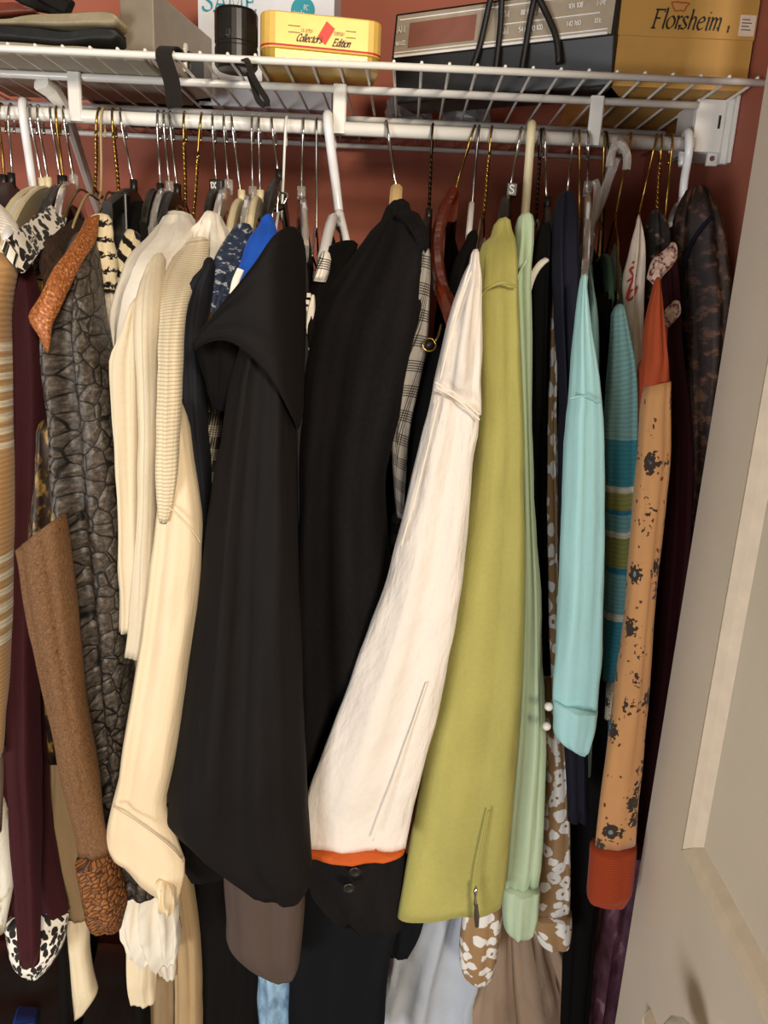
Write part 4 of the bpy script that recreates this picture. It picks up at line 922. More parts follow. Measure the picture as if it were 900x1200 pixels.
g, _ = garment('cowl_dress', 'black crepe dress with a wide folded collar and flared skirt', 'dress', [
    ('skirt', [(284,400,346,430), (272,440,345,460), (262,500,346,500), (251,560,347,560), (240,640,349,640), (225,760,353,760), (210,860,357,860), (198,945,361,945), (200,966,366,1012), (236,1000,366,1034), (288,1042,352,1056)], .615, .034, M['black'], S(folds=.17, kf=3, n=46, seg=48)),
    ('collar', [(227,398,229,410,.585), (246,374,246,401,.58), (266,348,270,401,.578), (290,318,296,420,.578), (318,280,326,458,.585), (338,265,343,490,.60), (351,270,350,503,.615), (358,292,356,480,.63)], .60, .010, M['black'], S(folds=.15, top='flat', hem=0, n=36)),
    ('collar_underside', [(226,402,292,415), (234,430,286,440), (243,456,276,462), (250,478,262,482)], .63, .012, M['black2'], S(folds=.3, wr=.003)),
    ('underskirt', [(206,930,300,930), (204,970,290,980), (212,1010,275,1010), (224,1034,262,1030)], .65, .014, M['black2'], S(folds=.2))],
    ((340, 290, .66), 345, .95, DK, M['black']))
garment('taupe_sweater', 'taupe fine-knit sweater hem showing below the black cowl dress', 'sweater', [
    ('panel', [(262,960,352,960), (262,1020,356,1010), (266,1070,357,1062), (268,1100,354,1102), (290,1130,350,1132), (312,1144,344,1146)], .70, .026, M['taupe'], S(folds=.12, wr=.001))],
    ((300, 600, .76), 340, .9, DK, M['taupe'], S(neck=1.5)))
garment('black_trousers', 'black trousers hanging below the cowl dress, beside the tan trousers', 'trousers', [
    ('leg', [(224,1000,312,1000), (224,1080,312,1080), (226,1160,312,1160), (228,1260,310,1260)], .81, .026, M['black2'])],
    ((268, 420, .86), 268, .98, .006, M['black2'], S(neck=1.5, lean=(0, 0))))
garment('denim_jeans', 'washed blue denim jeans peeking out below the taupe sweater', 'jeans', [
    ('leg', [(300,1060,346,1060), (302,1140,346,1140), (304,1200,346,1200), (306,1260,346,1260)], .80, .02, M['denim'], S(wr=.004))],
    ((322, 420, .86), 326, .98, .006, M['denim'], S(neck=1.5, lean=(0, 0))))
garment('charcoal_dress', 'charcoal velvet dress between the cowl dress and the felted wool coat', 'dress', [
    ('sleeve', [(344,300,358,300), (342,350,362,350), (342,400,366,400), (344,460,366,455), (346,560,362,560), (348,680,360,680)], .70, .012, M['charcoal'])],
    ((354, 320, .74), 360, 1.0, DK, M['charcoal']))
g, _ = garment('trimmed_cardigan', 'black cardigan with checked trim on a white tubular hanger', 'cardigan', [
    ('shoulder', [(380,296,420,286,.76), (368,320,412,316,.73), (358,350,402,350,.71), (355,384,390,390,.70), (360,430,380,430,.70)], .72, .012, M['black2'], S(wr=.001)),
    ('lining', [(364,350,369,349), (359,366,370,366), (358,385,369,388), (362,404,366,406)], .695, .006, M['white_pipe'], S(wr=.0005, folds=.1)),
    ('cuff_trim', [(374,304,388,304,.72), (370,318,386,318,.715), (366,330,382,331,.71)], .715, .014, M['check'], S(wr=.0005, folds=.1))],
    ((380, 325, .75), 392, 1.05, DK, M['black2']))
m = MB()
for k in range(9):
    p = P(362 - 5 * math.sin(k * .35) , 346 + k * 8, .693); m.box((p.x - .0016, p.y - .002, p.z - .0018), (p.x + .0016, p.y + .002, p.z + .0018))
m.build('beaded_edge', M['white_pipe'], g)
g, _ = garment('wool_coat', 'black felted wool coat on a pale wooden hanger', 'coat', [
    ('sleeve', [(447,259,484,252,.75), (430,277,495,271,.73), (405,310,498,305,.715), (384,340,496,340,.71), (368,372,490,374,.70), (360,420,480,420,.70), (354,480,469,480,.70), (349,560,452,560,.70), (347,640,456,640,.70), (347,720,462,720,.70), (349,800,468,800,.70), (352,900,472,900,.70), (358,1000,474,1000,.70), (366,1050,474,1060,.70), (392,1080,472,1088,.70)], .70, .030, M['wool'], S(folds=.35, kf=2, wr=.003, n=44, seg=44, seed=5)),
    ('collar', [(462,253,494,257,.735), (472,264,501,269,.715), (482,280,503,284,.71), (489,304,500,306,.71)], .715, .012, M['wool'], S(wr=.001))],
    ((462, 275, .76), 458, .80, .010, M['wool']))
for (bx_, by_) in ((416, 1021), (409, 1040)):
    c = P(bx_, by_, .662); m = MB()
    prof = [(0, .0062), (-.0015, .0062), (-.0024, .0052), (-.0018, .0040)]; sg = 18; vs = []
    for d, r in prof:
        for k in range(sg): a = 2*math.pi*k/sg; vs.append(c + Vector((r*math.cos(a), d, r*math.sin(a))))
    m.add(vs, [(i*sg+k, i*sg+(k+1) % sg, (i+1)*sg+(k+1) % sg, (i+1)*sg+k) for i in range(3) for k in range(sg)] + [tuple(3*sg+k for k in range(sg))])
    m.build('button', M['black_plastic'], g, True)
garment('dark_trousers', 'blue-black trousers hanging under the wool coat cuff', 'trousers', [
    ('leg', [(344,1000,476,1000), (342,1060,474,1060), (340,1120,458,1120), (338,1200,450,1200), (337,1280,448,1280)], .765, .03, M['wool_navy'], S(folds=.2)),
    ('pocket_flap', [(440,1010,500,1010), (445,1060,500,1060), (450,1100,492,1095), (455,1120,478,1122)], .79, .014, M['wool_navy'])],
    ((420, 420, .86), 420, .98, .006, M['wool_navy'], S(neck=1.5, lean=(0, 0))))
garment('plaid_jacket', 'grey glen plaid jacket next to the felted wool coat', 'jacket', [
    ('sleeve', [(490,302,504,298), (480,340,505,340), (464,400,501,400), (457,450,492,450), (457,500,480,505), (461,560,475,565), (465,605,473,608)], .71, .014, M['plaid'], S(folds=.2))],
    ((496, 325, .75), 505, 1.05, DK, M['plaid']))
g, _ = garment('zip_jacket', 'black jacket with a brass ring zip on a dark wooden hanger', 'jacket', [
    ('sleeve', [(508,398,528,392), (500,420,538,420), (488,460,532,460), (476,540,520,540), (468,610,500,615)], .72, .014, M['black2'])],
    ((518, 360, .77), 540, 1.05, DK, M['black2']))
c = P(503, 404, .694); m = MB(); m.tube([c + Vector((.0055*math.cos(a), -.001, .0055*math.sin(a))) for a in [2*math.pi*k/24 for k in range(25)]], .0009, 8); m.build('zip_ring', M['gold'], g, True)
m = MB(); m.tube(crv([c + Vector((.005, 0, .003)), P(514, 392, .694), P(517, 380, .70)], 10), .0009, 8); m.build('zip_cord', M['gold'], g, True)
m = MB(); m.tube([c + Vector((0, .002, 0)), c + Vector((0, -.001, 0))], .004, 14); m.build('snap', M['black_plastic'], g, True)
garment('black_shirt', 'black shirt on a white flocked hanger beside the white denim jacket', 'shirt', [
    ('shoulder', [(545,282,560,274,.78), (532,308,560,306,.76), (522,345,556,345,.75), (512,400,548,400,.75), (498,470,540,470,.75)], .74, .012, M['black2'], S(wr=.001))],
    ((545, 305, .77), 562, 1.1, DK, M['black2']))
g, _ = garment('denim_jacket', 'white denim jacket with topstitching and a rust bound hem', 'jacket', [
    ('sleeve', [(506,458,563,482), (498,495,562,508), (490,530,557,535), (470,610,549,610), (445,700,538,700), (416,780,524,780), (390,850,508,850), (368,905,494,905), (358,945,484,945), (355,991,475,993)], .65, .022, M['denim_w'], S(folds=.22, kf=2, wr=.003, wf=30, n=44, top='flat')),
    ('shoulder', [(551,309,561,307), (540,332,566,330), (525,375,566,375), (512,430,564,432), (506,462,563,486)], .652, .020, M['denim_w'], S(folds=.3, kf=3, wr=.003, hem=.004)),
    ('hem_binding', [(355,989,475,991), (356,999,474,998)], .65, .0225, M['rust_band'], S(folds=.1, top='flat', wr=.001, n=6))],
    ((545, 345, .69), 577, 1.0, DK, M['denim_w']))
for pts in ([(552, 318), (538, 360), (524, 410), (516, 445)], [(510, 448), (535, 462), (562, 486)], [(511, 454), (535, 468), (562, 492)], [(514, 470), (490, 570), (470, 640)],
            [(500, 800), (480, 860), (460, 920), (437, 985)]):
    m = MB()
    edge = pts[0] == (508, 470)
    f = lambda x, y: P(x - (2 if edge else 0), y, .649 if edge else .628)
    m.tube(crv([f(*p) for p in pts], 24), .0008, 6); m.build('topstitch', M['thread'], g, True)
g, _ = garment('lime_jacket', 'lime green suede jacket with a zipped slit at the cuff', 'jacket', [
    ('sleeve', [(574,278,600,270,.735), (562,292,605,286,.712), (558,330,607,326,.695), (557,380,609,380,.69), (557,440,611,440), (556,500,613,500), (547,570,614,570), (536,640,615,640), (521,740,614,740), (504,840,609,840), (488,940,601,940), (473,1030,593,1030), (466,1074,587,1062)], .69, .026, M['lime'], S(folds=.2, kf=2, n=48))],
    ((588, 300, .74), 613, 1.0, DK, M['lime']))
m = MB(); m.tube(crv([P(560, 352, .672), P(572, 338, .664), P(590, 331, .664), P(606, 336, .674)], 16), .0012, 6); m.build('yoke_seam', M['lime'], g, True)
m = MB(); m.tube(crv([P(573, 950, .6655), P(566, 985, .6645), P(560, 1020, .664), P(557, 1052, .664)], 14), .0011, 6); zp = m.build('zip_seam', M['lime'], g, True)
m = MB(); m.tube(crv([P(557.5, 1040, .661), P(557, 1052, .660), P(557, 1062, .660)], 8), [.0012, .0022, .0022, .0012, .0012, .002, .002, .001], 8); m.build('zip_slider', M['chrome'], g, True)
m = MB(); a = P(558, 1060, .659); b = P(559, 1086, .659); m.bar([a, (a+b)/2, b], [.002, .003, .0025], [.0035, .0055, .004], side=(1, 0, 0)); m.build('zip_pull', M['steel'], g)
g, _ = garment('pale_green_shirt', 'pale green cotton shirt on a cream tubular hanger', 'shirt', [
    ('sleeve', [(605,264,625,261,.75), (602,290,625,288,.735), (600,330,622,330,.73), (604,400,623,400,.73), (610,500,623,500,.73), (612,600,627,600,.73), (612,700,633,700,.73), (608,800,637,800,.73), (602,880,639,880,.73), (596,950,638,950,.73), (592,1010,635,1010,.73), (589,1040,631,1042,.73)], .73, .018, M['palegreen'], S(folds=.35, kf=3)),
    ('cuff', [(588,1036,632,1038), (588,1068,630,1070), (592,1088,624,1090), (600,1096,616,1098)], .73, .020, M['palegreen'], S(folds=.15, top='flat'))],
    ((612, 290, .77), 622, 1.0, DK, M['palegreen']))
m = MB(); m.tube(crv([P(617, 305, .709), P(608, 322, .71), P(602, 345, .712), P(600, 372, .715)], 14), .0012, 6); m.build('armhole_seam', M['palegreen'], g, True)
g, _ = garment('piped_jacket', 'black jacket with white piping next to the pale green shirt', 'jacket', [
    ('sleeve', [(630,272,646,268), (622,300,649,298), (620,340,647,340), (622,400,643,400), (625,500,641,500), (629,600,640,600), (634,700,643,700), (636,790,645,790)], .755, .012, M['black2'])],
    ((634, 300, .78), 633, 1.0, DK, M['black2']))
m = MB(); m.bar(crv([P(641, 304, .742), P(634, 309, .740), P(626, 320, .739), P(620, 336, .739), P(617, 352, .742)], 18), .003, .006, side=(1, 0, .4)); m.build('piping', M['white_pipe'], g, True)
garment('animal_print_blouse', 'tan and white animal print blouse with a turned-back cuff', 'blouse', [
    ('sleeve', [(639,316,652,314), (638,380,652,380), (635,440,653,440), (633,520,652,520), (632,600,653,600), (633,700,656,700), (636,790,658,790), (637,860,662,860), (640,910,666,910), (636,970,668,970), (632,1030,669,1030), (628,1074,668,1074)], .765, .016, M['leo_tan'], S(folds=.15, wr=.001)),
    ('cuff', [(624,1070,670,1068), (626,1088,670,1088), (632,1102,667,1104), (642,1108,660,1110)], .765, .018, M['leo_tan'], S(folds=.1, wr=.001, top='flat')),
    ('back_sleeve', [(548,1000,594,1000), (543,1060,590,1060), (538,1115,583,1115), (542,1140,578,1142), (550,1150,570,1153)], .79, .018, M['leo_tan'], S(folds=.12, wr=.001))],
    ((645, 330, .79), 640, 1.05, DK, M['leo_tan']))
garment('navy_shirt', 'navy cotton shirt with a collar beside the aqua blouse', 'shirt', [
    ('sleeve', [(652,238,674,235,.78), (648,262,677,260,.75), (647,300,678,300,.735), (649,360,679,360,.73), (652,410,678,410,.73), (655,460,678,460,.73), (655,560,680,560,.73), (655,720,680,720,.73), (660,860,688,860,.73), (665,960,690,960,.73)], .73, .018, M['navy'], S(folds=.3))],
    ((662, 265, .78), 672, 1.0, DK, M['navy']))
g, _ = garment('aqua_blouse', 'aqua crepe blouse with pearl buttons at the cuff', 'blouse', [
    ('sleeve', [(679,338,686,335), (674,370,691,370), (670,420,698,420), (667,466,704,466), (663,490,706,490), (660,560,707,560), (657,640,707,640), (653,720,706,720), (650,780,704,780), (648,822,700,836)], .68, .020, M['aqua'], S(folds=.2, kf=2, hem=.006)),
    ('cuff', [(648,818,700,832), (648,840,698,850), (649,858,693,866), (660,870,689,878), (674,880,686,885)], .68, .019, M['aqua'], S(folds=.12, top='flat'))],
    ((696, 352, .76), 696, 1.05, DK, M['aqua']))
for (px, py) in ((643, 828), (640.5, 851)):
    c = P(px, py, .677); m = MB(); prof = [(math.cos(math.pi*i/10), math.sin(math.pi*i/10)) for i in range(11)]; lathe(m, c, [(c.z - .0043*a_, max(.0001, .0043*b_)) for a_, b_ in prof], 16); m.build('pearl_button', M['pearl'], g, True)
m = MB(); m.tube(crv([P(668, 467, .6595), P(685, 464, .6585), P(703, 472, .664)], 10), .0008, 6); m.build('shoulder_seam', M['aqua'], g, True)
garment('black_knit_dress', 'black knit dress between the aqua blouse and the striped teal cardigan', 'dress', [
    ('sleeve', [(692,362,722,345), (693,420,716,420), (692,500,712,500), (688,600,714,600), (676,800,722,800), (668,900,718,900), (664,1000,708,1000), (660,1100,698,1100), (656,1200,690,1200), (654,1290,686,1290)], .81, .016, M['black2'])],
    ((706, 350, .83), 706, .9, DK, M['black2']))
garment('striped_cardigan', 'teal knit cardigan with white, olive and blue stripes', 'cardigan', [
    ('sleeve', [(717,369,732,365), (715,398,738,394), (711,450,746,440), (708,500,747,500), (708,560,746,560), (709,620,742,620), (708,700,739,700), (707,760,732,760), (706,797,722,797)], .745, .016, M['teal_knit'], S(folds=.12, wr=.001)),
    ('floral_panel', [(716,690,732,690), (713,740,730,740), (711,800,726,800), (708,842,720,842)], .775, .010, M['floral_grey'], S(wr=.001))],
    ((724, 385, .78), 735, 1.0, DK, M['teal_knit']))
g, _ = garment('garment_bag', 'white plastic bag with red lettering hung beside the teal cardigan', 'bag', [
    ('bag', [(745,260,750,256), (738,290,754,290), (729,340,755,340), (733,400,754,400), (738,460,752,460), (742,525,749,525)], .80, .010, M['bagw'], S(wr=.003, folds=.4))],
    ((746, 300, .82), 768, 1.1, DK, M['bagw']))
m = MB()
for pts in ([(746, 312), (738, 316), (742, 324), (735, 330)], [(745, 322), (738, 336), (734, 350)], [(745, 338), (738, 342), (735, 352), (742, 348), (746, 336)], [(741, 308), (747, 306)]):
    m.tube(crv([P(x_, y_, .7895) for x_, y_ in pts], 12), .0011, 6)
m.build('red_lettering', M['red_print'], g, True)
garment('floral_sweater', 'apricot floral sleeve sweater with rust orange shoulder and ribbed cuff', 'sweater', [
    ('sleeve', [(757,452,785,446), (751,480,785,480), (747,540,784,540), (742,600,778,600), (736,680,769,680), (730,740,764,740), (722,800,760,800), (714,860,755,860), (706,920,750,920), (698,990,745,988)], .70, .018, M['floral'], S(folds=.1, wr=.001, top='flat', hem=.006)),
    ('shoulder', [(765,338,773,335), (758,370,777,370), (754,410,781,410), (752,452,785,450)], .702, .016, M['rust'], S(folds=.15, hem=.004)),
    ('cuff', [(692,992,746,988), (689,1030,742,1030), (688,1048,738,1048), (691,1056,732,1060)], .70, .019, M['rust_rib'], S(folds=.06, wr=.001, top='flat')),
    ('side_panel', [(749,430,760,420), (748,480,756,480), (748,530,752,530)], .74, .008, M['rust'])],
    ((784, 362, .76), 780, 1.0, DK, M['rust']))
garment('lace_trim_dress', 'wine velvet dress with pale lace trim at neck and armhole', 'dress', [
    ('sleeve', [(778,306,791,300), (776,340,796,340), (777,400,799,400), (780,460,806,460), (780,540,812,540), (776,640,808,640), (766,760,798,760), (756,860,786,860), (748,940,776,940), (742,1005,766,1000)], .77, .014, M['maroon2'], S(folds=.2)),
    ('neck_lace', [(784,288,793,291), (774,296,792,306), (764,306,778,322), (758,325,768,335)], .758, .008, M['lace'], S(wr=.002, folds=.3)),
    ('armhole_lace', [(788,356,796,356), (780,364,796,368), (775,376,784,384)], .752, .006, M['lace'], S(wr=.002, folds=.3))],
    ((784, 320, .80), 788, .95, DK, M['maroon2']))
g, _ = garment('paisley_coat', 'dark brown paisley coat with navy piping against the side wall', 'coat', [
    ('sleeve', [(800,232,832,229), (791,255,845,256), (787,300,852,300), (790,350,857,345), (796,420,852,420), (802,480,842,480), (808,540,832,540), (806,660,826,660)], .83, .020, M['paisley'], S(folds=.3))],
    ((815, 260, .86), 806, .95, .010, M['paisley']))
m = MB(); m.tube(crv([P(834, 254, .806), P(820, 270, .804), P(806, 295, .804), P(798, 330, .806)], 16), .0022, 8); m.build('piping', M['navy'], g, True)
garment('print_blouse', 'dark abstract print blouse behind the lace trimmed dress', 'blouse', [
    ('shoulder', [(762,252,776,252), (755,275,785,275), (755,310,785,310), (758,350,778,350)], .83, .010, M['dark_print'], S(wr=.001))],
    ((768, 270, .85), 782, 1.1, .006, M['black2']))
garment('plum_skirt', 'dark plum metallic skirt hanging low below the floral sweater cuff', 'skirt', [
    ('panel', [(722,1000,756,990), (706,1060,748,1060), (694,1130,740,1130), (686,1210,728,1210), (684,1280,722,1280)], .86, .016, M['purple_met'], S(folds=.5, kf=4, wr=.004))],
    ((752, 420, .86), 752, .98, .006, M['purple_met'], S(neck=1.5, lean=(0, 0))))
garment('blue_grey_skirt', 'pale blue-grey cotton skirt below the lime jacket hem', 'skirt', [
    ('panel', [(495,1030,590,1030), (468,1080,590,1090), (448,1150,580,1150), (438,1210,575,1210), (430,1290,570,1290)], .90, .035, M['blue_grey'], S(folds=.5, kf=4, wr=.012, wf=26, n=40, seg=48))],
    ((545, 420, .86), 548, .98, .006, M['blue_grey'], S(neck=1.5, lean=(0, 0))))
garment('taupe_skirt', 'taupe full skirt below the animal print cuff', 'skirt', [
    ('panel', [(568,1040,640,1040), (560,1090,652,1085), (550,1150,672,1150), (545,1210,690,1210), (540,1290,700,1290)], .885, .035, M['khaki'], S(folds=.5, kf=4, wr=.011, wf=24, n=40, seg=48))],
    ((600, 420, .86), 600, .98, .006, M['khaki'], S(neck=1.5, lean=(0, 0))))
garment('tan_trousers', 'tan cotton trousers between the lace blouse and black trousers', 'trousers', [
    ('leg', [(196,1010,222,1010), (202,1060,230,1070), (204,1110,236,1120), (206,1200,237,1200), (206,1280,236,1280)], .78, .016, M['tan_trouser']),
    ('back_leg', [(158,1120,206,1120), (160,1200,206,1200), (162,1280,206,1280)], .80, .016, M['grey_tan'])],
    ((226, 420, .86), 228, .98, .006, M['tan_trouser'], S(neck=1.5, lean=(0, 0))))
garment('grey_tan_sweater', 'grey-tan knit sweater hanging low behind the maroon velvet jacket', 'sweater', [
    ('sleeve', [(60,820,88,820), (54,900,92,900), (50,980,98,980), (62,1040,104,1040), (74,1075,108,1075)], .745, .016, M['grey_tan'], S(folds=.3))],
    ((72, 420, .86), 92, .98, .006, M['grey_tan'], S(neck=1.5, lean=(0, 0))))
garment('cream_sleeve_shirt', 'cream cotton shirt sleeve hanging lowest beside the suede cuff', 'shirt', [
    ('sleeve', [(66,1020,100,1020), (74,1060,104,1060), (80,1110,104,1110), (84,1150,110,1150), (84,1172,113,1165), (84,1194,98,1188)], .77, .014, M['cream_dark'], S(folds=.1))],
    ((92, 420, .86), 108, .98, .006, M['cream_dark'], S(neck=1.5, lean=(0, 0))))

# ------------------------------------------------------------------ hangers along the rod
LH = 'chrome hooks above the tan knit sweater'
hanger('flat', 3, 5, 218, 'black plastic hanger with brass-toned hook, nearest the brown fabric box', None, 'gold', (-40, 285, .76), neckmat='black_plastic')
hanger('flat', 14, 14, 216, 'black plastic hanger with chrome hook next to the white tubular hanger', None, 'chrome', (-24, 282, .76), neckmat='black_plastic')
hanger('tube', 28, 40, 232, 'white tubular plastic hanger hooked beside the shelf brace', None, 'white_plastic', (8, 282, .70), wr=.0046, neckmat='white_plastic')
hanger('flat', 37, 50, 222, 'cream plastic hanger, chrome hook, holding the white floral blouse', None, 'chrome', (-6, 282, .70), neckmat='cream_plastic')
hanger('flat', 46, 57, 221, 'cream plastic hanger, chrome hook, holding the tan striped sweater', None, 'chrome', (4, 290, .69), neckmat='cream_plastic')
hanger('flat', 60, 72, 219, 'black plastic hanger with chrome hook holding the maroon velvet jacket', None, 'chrome', (42, 282, .72), neckmat='black_plastic')
hanger('flat', 67, 75, 219, 'black plastic hanger with brass-toned hook over the animal print collar', None, 'gold', (48, 285, .72), neckmat='black_plastic')
hanger('clear', 75, 87, 218, 'clear plastic hanger with chrome hook beside the white brace', None, 'chrome', (66, 262, .74), neckmat='clear')
hanger('wire', 118, 111, 221, 'twisted brass wire hanger holding the gold-flecked blouse', None, 'gold', (70, 262, .74), twist=True)
hanger('wire', 122, 118, 226, 'tan coated wire hanger above the reptile jacket', None, 'velvet_tan', (84, 268, .74))
hanger('wire', 133, 139, 226, 'thick brass wire hanger next to the crochet cardigan', None, 'gold', (112, 262, .74), wr=.0014, twist=True)
hanger('clip', 142, 157, 224, 'black clip hanger with chrome hook holding the crochet cardigan', None, 'chrome', (126, 248, .74), neckmat='black_plastic')
hanger('flat', 186, 188, 228, 'black hanger with chrome hook and plain neck above the sheer blouse', None, 'chrome', (168, 262, .76), neckmat='black_plastic')
hanger('clear', 193, 199, 226, 'clear ribbed-neck hanger with chrome hook above the sheer blouse', None, 'chrome', (178, 268, .76), neckmat='clear')
hanger('flat', 200, 208, 229, 'black ribbed-neck hanger with chrome hook above the cream crepe blouse', None, 'chrome', (186, 280, .74), neckmat='black_plastic')
hanger('wire', 217, 217, 236, 'brass twisted wire hanger holding the cream jersey pullover', None, 'gold', (196, 290, .74), twist=True)
hanger('wire', 237, 226, 260, 'dark and brass twisted wire hanger holding the knit cardigan', None, 'gold', (214, 300, .76), twist=True)
g1, nk1, _, _ = hanger('flat', 250, 254, 226, 'black hanger with a 1X size marker holding the frilled blouse', None, 'chrome', (240, 270, .78), neckmat='black_plastic')
m = MB(); c = nk1 + Vector((0, -.006, .008)); m.box((c.x - .0075, c.y, c.z - .009), (c.x + .0075, c.y + .012, c.z + .006)); mk = bevel(m.build('size_marker', M['black_plastic'], g1), .002)
text('lettering', '1X', (c.x - .006, c.y - .0005, c.z - .0045), (1, 0, 0), (0, 0, 1), .0048, M['white_print'], mk, pen=.13, nib=.1)
hanger('clear', 263, 268, 224, 'clear plastic hanger with chrome hook beside the 1X hanger', None, 'chrome', (252, 268, .76), neckmat='clear')
hanger('flat', 272, 283, 236, 'cream plastic hanger holding the cream satin blouse', None, 'chrome', (266, 290, .74), neckmat='cream_plastic')
hanger('clear', 296, 296, 232, 'clear plastic hanger between the two cream plastic hangers', None, 'chrome', (284, 275, .76), neckmat='clear')
hanger('flat', 304, 305, 236, 'cream plastic hanger holding the navy crackle print top', None, 'chrome', (292, 272, .76), neckmat='cream_plastic')
g1, nk1, nr1, _ = hanger('flat', 319, 327, 212, 'black curved-neck hanger holding the royal blue top', None, 'chrome', (308, 268, .77), neckmat='black_plastic')
m = MB(); m.bar(crv([P(326, 208, .885), P(322, 218, .88), P(314, 228, .878), P(313, 240, .878), P(322, 245, .88), P(332, 242, .885)], 20), .006, .0055, side=(.2, 1, 0)); m.build('curl', M['black_plastic'], g1, True)
g1, nk1, _, _ = hanger('wire', 336, 330, 250, 'white coated wire hanger holding the black cowl dress', None, 'white_coat', (321, 285, .74), wr=.0015)
for (a_, b_) in (((321, 228), (319, 260)), ((326, 228), (324, 268)), ((337, 228), (332, 240))):
    m = MB(); m.tube(crv([P(328, 226, .882), P(a_[0], a_[1], .88), P(b_[0], b_[1], .878)], 10), .0012, 6); m.build('clip_wire', M['chrome'], g1, True)
hanger('clear', 355, 353, 232, 'clear plastic hanger behind the white tubular Y-shaped hanger', None, 'chrome', (358, 290, .76), neckmat='clear')
hanger('wire', 371, 371, 270, 'plain steel wire hanger beside the white Y-shaped hanger', None, 'steel', (366, 300, .74), wr=.0013)
g1, nk1, nr1, fr1 = hanger('tube', 384, 397, 248, 'thick white tubular hanger with Y-shaped neck above the trimmed cardigan', None, 'white_plastic', (378, 305, .74), wr=.0053, neckmat='white_plastic')
m = MB(); m.tube(crv([nk1 + Vector((.001, .002, 0)), P(405, 278, .885), P(408, 296, .88), P(403, 302, .876), P(397, 296, .874), P(398, 286, .874)], 20), .0042, 10); m.build('strap_hook', M['white_plastic'], g1, True)
hanger('wood', 452, 465, 224, 'pale wooden hanger holding the black felted wool coat', None, 'chrome', (462, 262, .76), neckmat='light_wood', wr=.0016)
hanger('flat', 507, 502, 258, 'black hanger with twisted black hook holding the plaid jacket', None, 'dark_wire', (494, 298, .78), neckmat='black_plastic', twist=True)
hanger('wood', 556, 531, 230, 'dark red-brown wooden hanger holding the black zip jacket', None, 'gold', (524, 352, .72), neckmat='dark_wood', wr=.0014, drop=.1, arm=[(520, 250, .89), (512, 284, .83), (514, 325, .745), (523, 352, .705), (534, 384, .69)])
hanger('velvet', 561, 553, 240, 'white flocked hanger holding the black shirt', None, 'steel', (548, 290, .78), neckmat='velvet_white', wr=.0015)
hanger('wire', 576, 567, 250, 'brass twisted wire hanger holding the white denim jacket', None, 'gold', (556, 312, .72), twist=True)
g1, nk1, _, _ = hanger('flat', 611, 595, 234, 'black hanger with an S size marker holding the lime jacket', None, 'chrome', (584, 278, .76), neckmat='black_plastic', wr=.0014)
c = P(600, 222, .892); m = MB(); m.box((c.x - .006, c.y, c.z - .007), (c.x + .006, c.y + .012, c.z + .007)); mk = bevel(m.build('size_marker', M['black_plastic'], g1), .0012)
text('lettering', 'S', (c.x - .0028, c.y - .0004, c.z - .004), (1, 0, 0), (0, 0, 1), .0056, M['white_print'], mk, pen=.12, nib=.1)
hanger('tube', 622, 614, 268, 'cream tubular plastic hanger holding the pale green shirt', None, 'cream_plastic', (612, 275, .78), wr=.0050, neckmat='cream_plastic')
hanger('wire', 633, 628, 258, 'dark twisted wire hanger holding the white piped black jacket', None, 'dark_wire', (632, 285, .78), twist=True)
hanger('flat', 636, 641, 244, 'black hanger with chrome hook holding the animal print blouse', None, 'chrome', (643, 300, .80), neckmat='black_plastic')
hanger('wire', 672, 664, 232, 'chrome hook hanger holding the navy shirt', None, 'chrome', (662, 250, .80))
hanger('wire', 678, 679, 258, 'brass wire hanger between the navy shirt and aqua blouse', None, 'gold', (676, 285, .80))
hanger('clear', 688, 688, 226, 'clear plastic hanger with chrome hook holding the aqua blouse', None, 'chrome', (684, 335, .74), neckmat='clear', drop=.12)
hanger('wire', 707, 705, 262, 'brass wire hanger holding the black knit dress', None, 'gold', (702, 300, .80))
hanger('velvet', 709, 706, 300, 'green flocked hanger above the black knit dress', None, 'dark_wire', (716, 350, .80), neckmat='velvet_teal')
g1 = empty('clear_plastic_hanger', P(700, 300, .885), 'large clear moulded plastic hanger hooked over the rod above the aqua blouse', 'hanger')
m = MB(); X = rodx(728)
m.bar(crv([P(734, 199, .868), P(735, 184, .868), P(730, 171, .872), P(722, 170, .874), P(717, 180, .87), P(714, 196, .868)], 26), .008, .0075, side=(.3, 1, 0))
m.bar(crv([P(722, 186, .872), P(714, 208, .872), P(704, 238, .875), P(694, 262, .877), P(691, 290, .876), P(686, 330, .86)], 26), .006, .009, side=(1, .2, 0)); m.build('hook', M['clear'], g1, False)
m = MB(); m.bar(crv([P(697, 212, .878), P(700, 222, .876), P(698, 245, .875), P(692, 268, .876)], 14), .006, .008, side=(1, .2, 0)); m.bar(crv([P(691, 270, .874), P(694, 280, .872), P(690, 288, .872)], 8), .006, .006, side=(1, 0, 0)); m.build('frame', M['clear'], g1, False)
m = MB(); m.tube(crv([P(728, 176, .875), P(728, 164, .895), P(728, 163, .905), P(728, 172, .918)], 12), .004, 8); m.build('crook', M['clear'], g1, True)
hanger('wire', 738, 722, 250, 'brass wire hanger holding the striped teal cardigan', None, 'gold', (724, 350, .80), drop=.1)
hanger('wire', 769, 749, 250, 'slanted brass wire hanger holding the white plastic bag', None, 'gold', (748, 270, .82))
hanger('wire', 774, 769, 258, 'twisted brass wire hanger holding the floral sweater', None, 'gold', (768, 330, .76), twist=True)
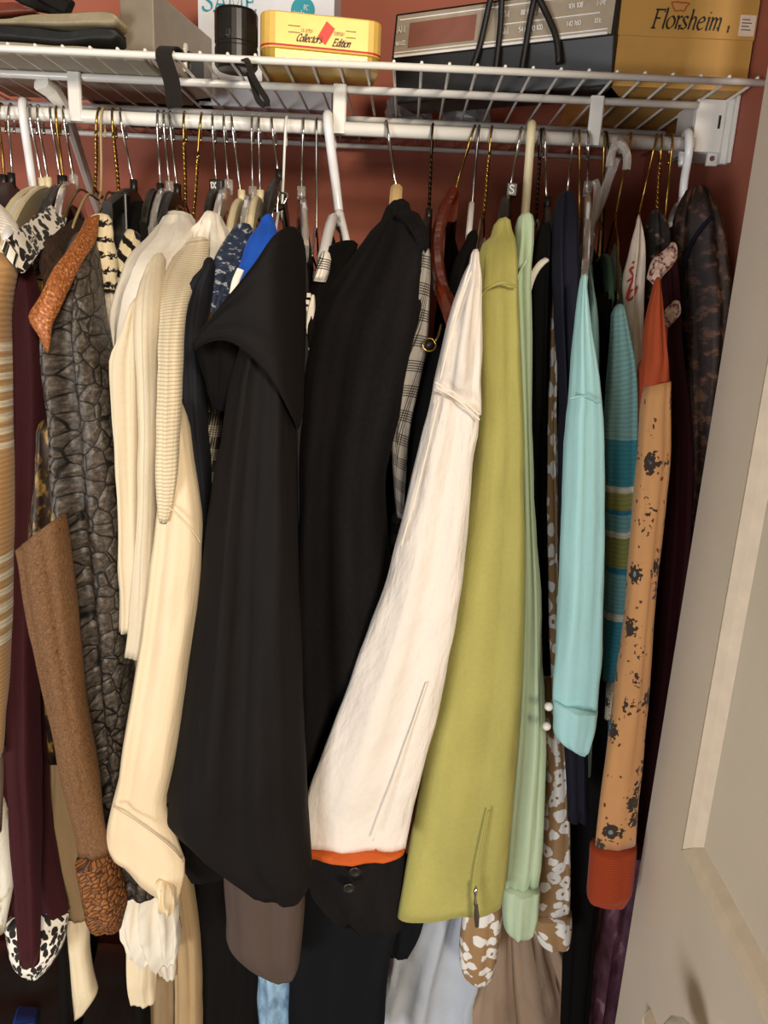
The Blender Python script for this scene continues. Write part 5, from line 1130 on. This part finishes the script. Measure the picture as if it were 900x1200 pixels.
hanger('wire', 786, 779, 262, 'brass wire hanger holding the wine velvet dress', None, 'gold', (784, 290, .82))
hanger('tube', 803, 800, 232, 'white tubular plastic hanger holding the dark paisley coat', None, 'white_plastic', (808, 246, .875), wr=.0045, neckmat='white_plastic')
# ------------------------------------------------------------------ on the closet floor
def bagthing(name, c, sx, sy, sz, mat, label, seed, cat='bag'):
    m = MB(); vs = []; n1, n2 = 14, 26
    for i in range(n1 + 1):
        a = math.pi * i / n1
        for k in range(n2):
            b = 2*math.pi*k/n2; d = Vector((math.sin(a)*math.cos(b), math.sin(a)*math.sin(b), math.cos(a)))
            d = Vector([math.copysign(abs(q) ** .55, q) for q in d]); r = 1 + .12 * noise.noise(d * 2 + Vector((seed, 0, 0)))
            vs.append(Vector((c[0] + sx*d.x*r, c[1] + sy*d.y*r, max(.0, sz + sz*d.z*r))))
    m.add(vs, [(i*n2+k, i*n2+(k+1) % n2, (i+1)*n2+(k+1) % n2, (i+1)*n2+k) for i in range(n1) for k in range(n2)])
    return m
a = P(30, 1190, 1.08)
g = empty('duffel_bag', (-.46, 1.06, 0), 'black duffel bag with a blue panel on the closet floor', 'bag')
bagthing('', (-.50, 1.07, 0), .36, .15, .19, None, '', 2).build('bag_body', M['dark_nylon'], g, True)
m = MB(); zt0 = .33; m.bar(crv([P(24, 1225, .925), P(28, 1203, .955), P(31, 1190, .99), P(33, 1183, 1.03)], 14), .012, .035, side=(1, 0, 0)); m.build('blue_panel', M['royal'], g)
m = MB(); m.tube(crv([(-.62, .92, .22), (-.60, .90, .30), (-.46, .89, .34), (-.32, .90, .30), (-.30, .92, .22)], 24), .010, 10); m.build('handle', M['dark_nylon'], g, True)
g = empty('storage_bag', (.05, 1.06, 0), 'black soft storage bag on the floor under the trousers', 'bag')
bagthing('', (.05, 1.07, 0), .2, .13, .14, None, '', 5).build('bag_body', M['black2'], g, True)
m = MB(); m.tube(crv([(-.05, .95, .2), (-.03, .94, .3), (.06, .93, .34), (.14, .94, .3), (.16, .95, .2)], 20), .008, 8); m.build('handle', M['dark_nylon'], g, True)
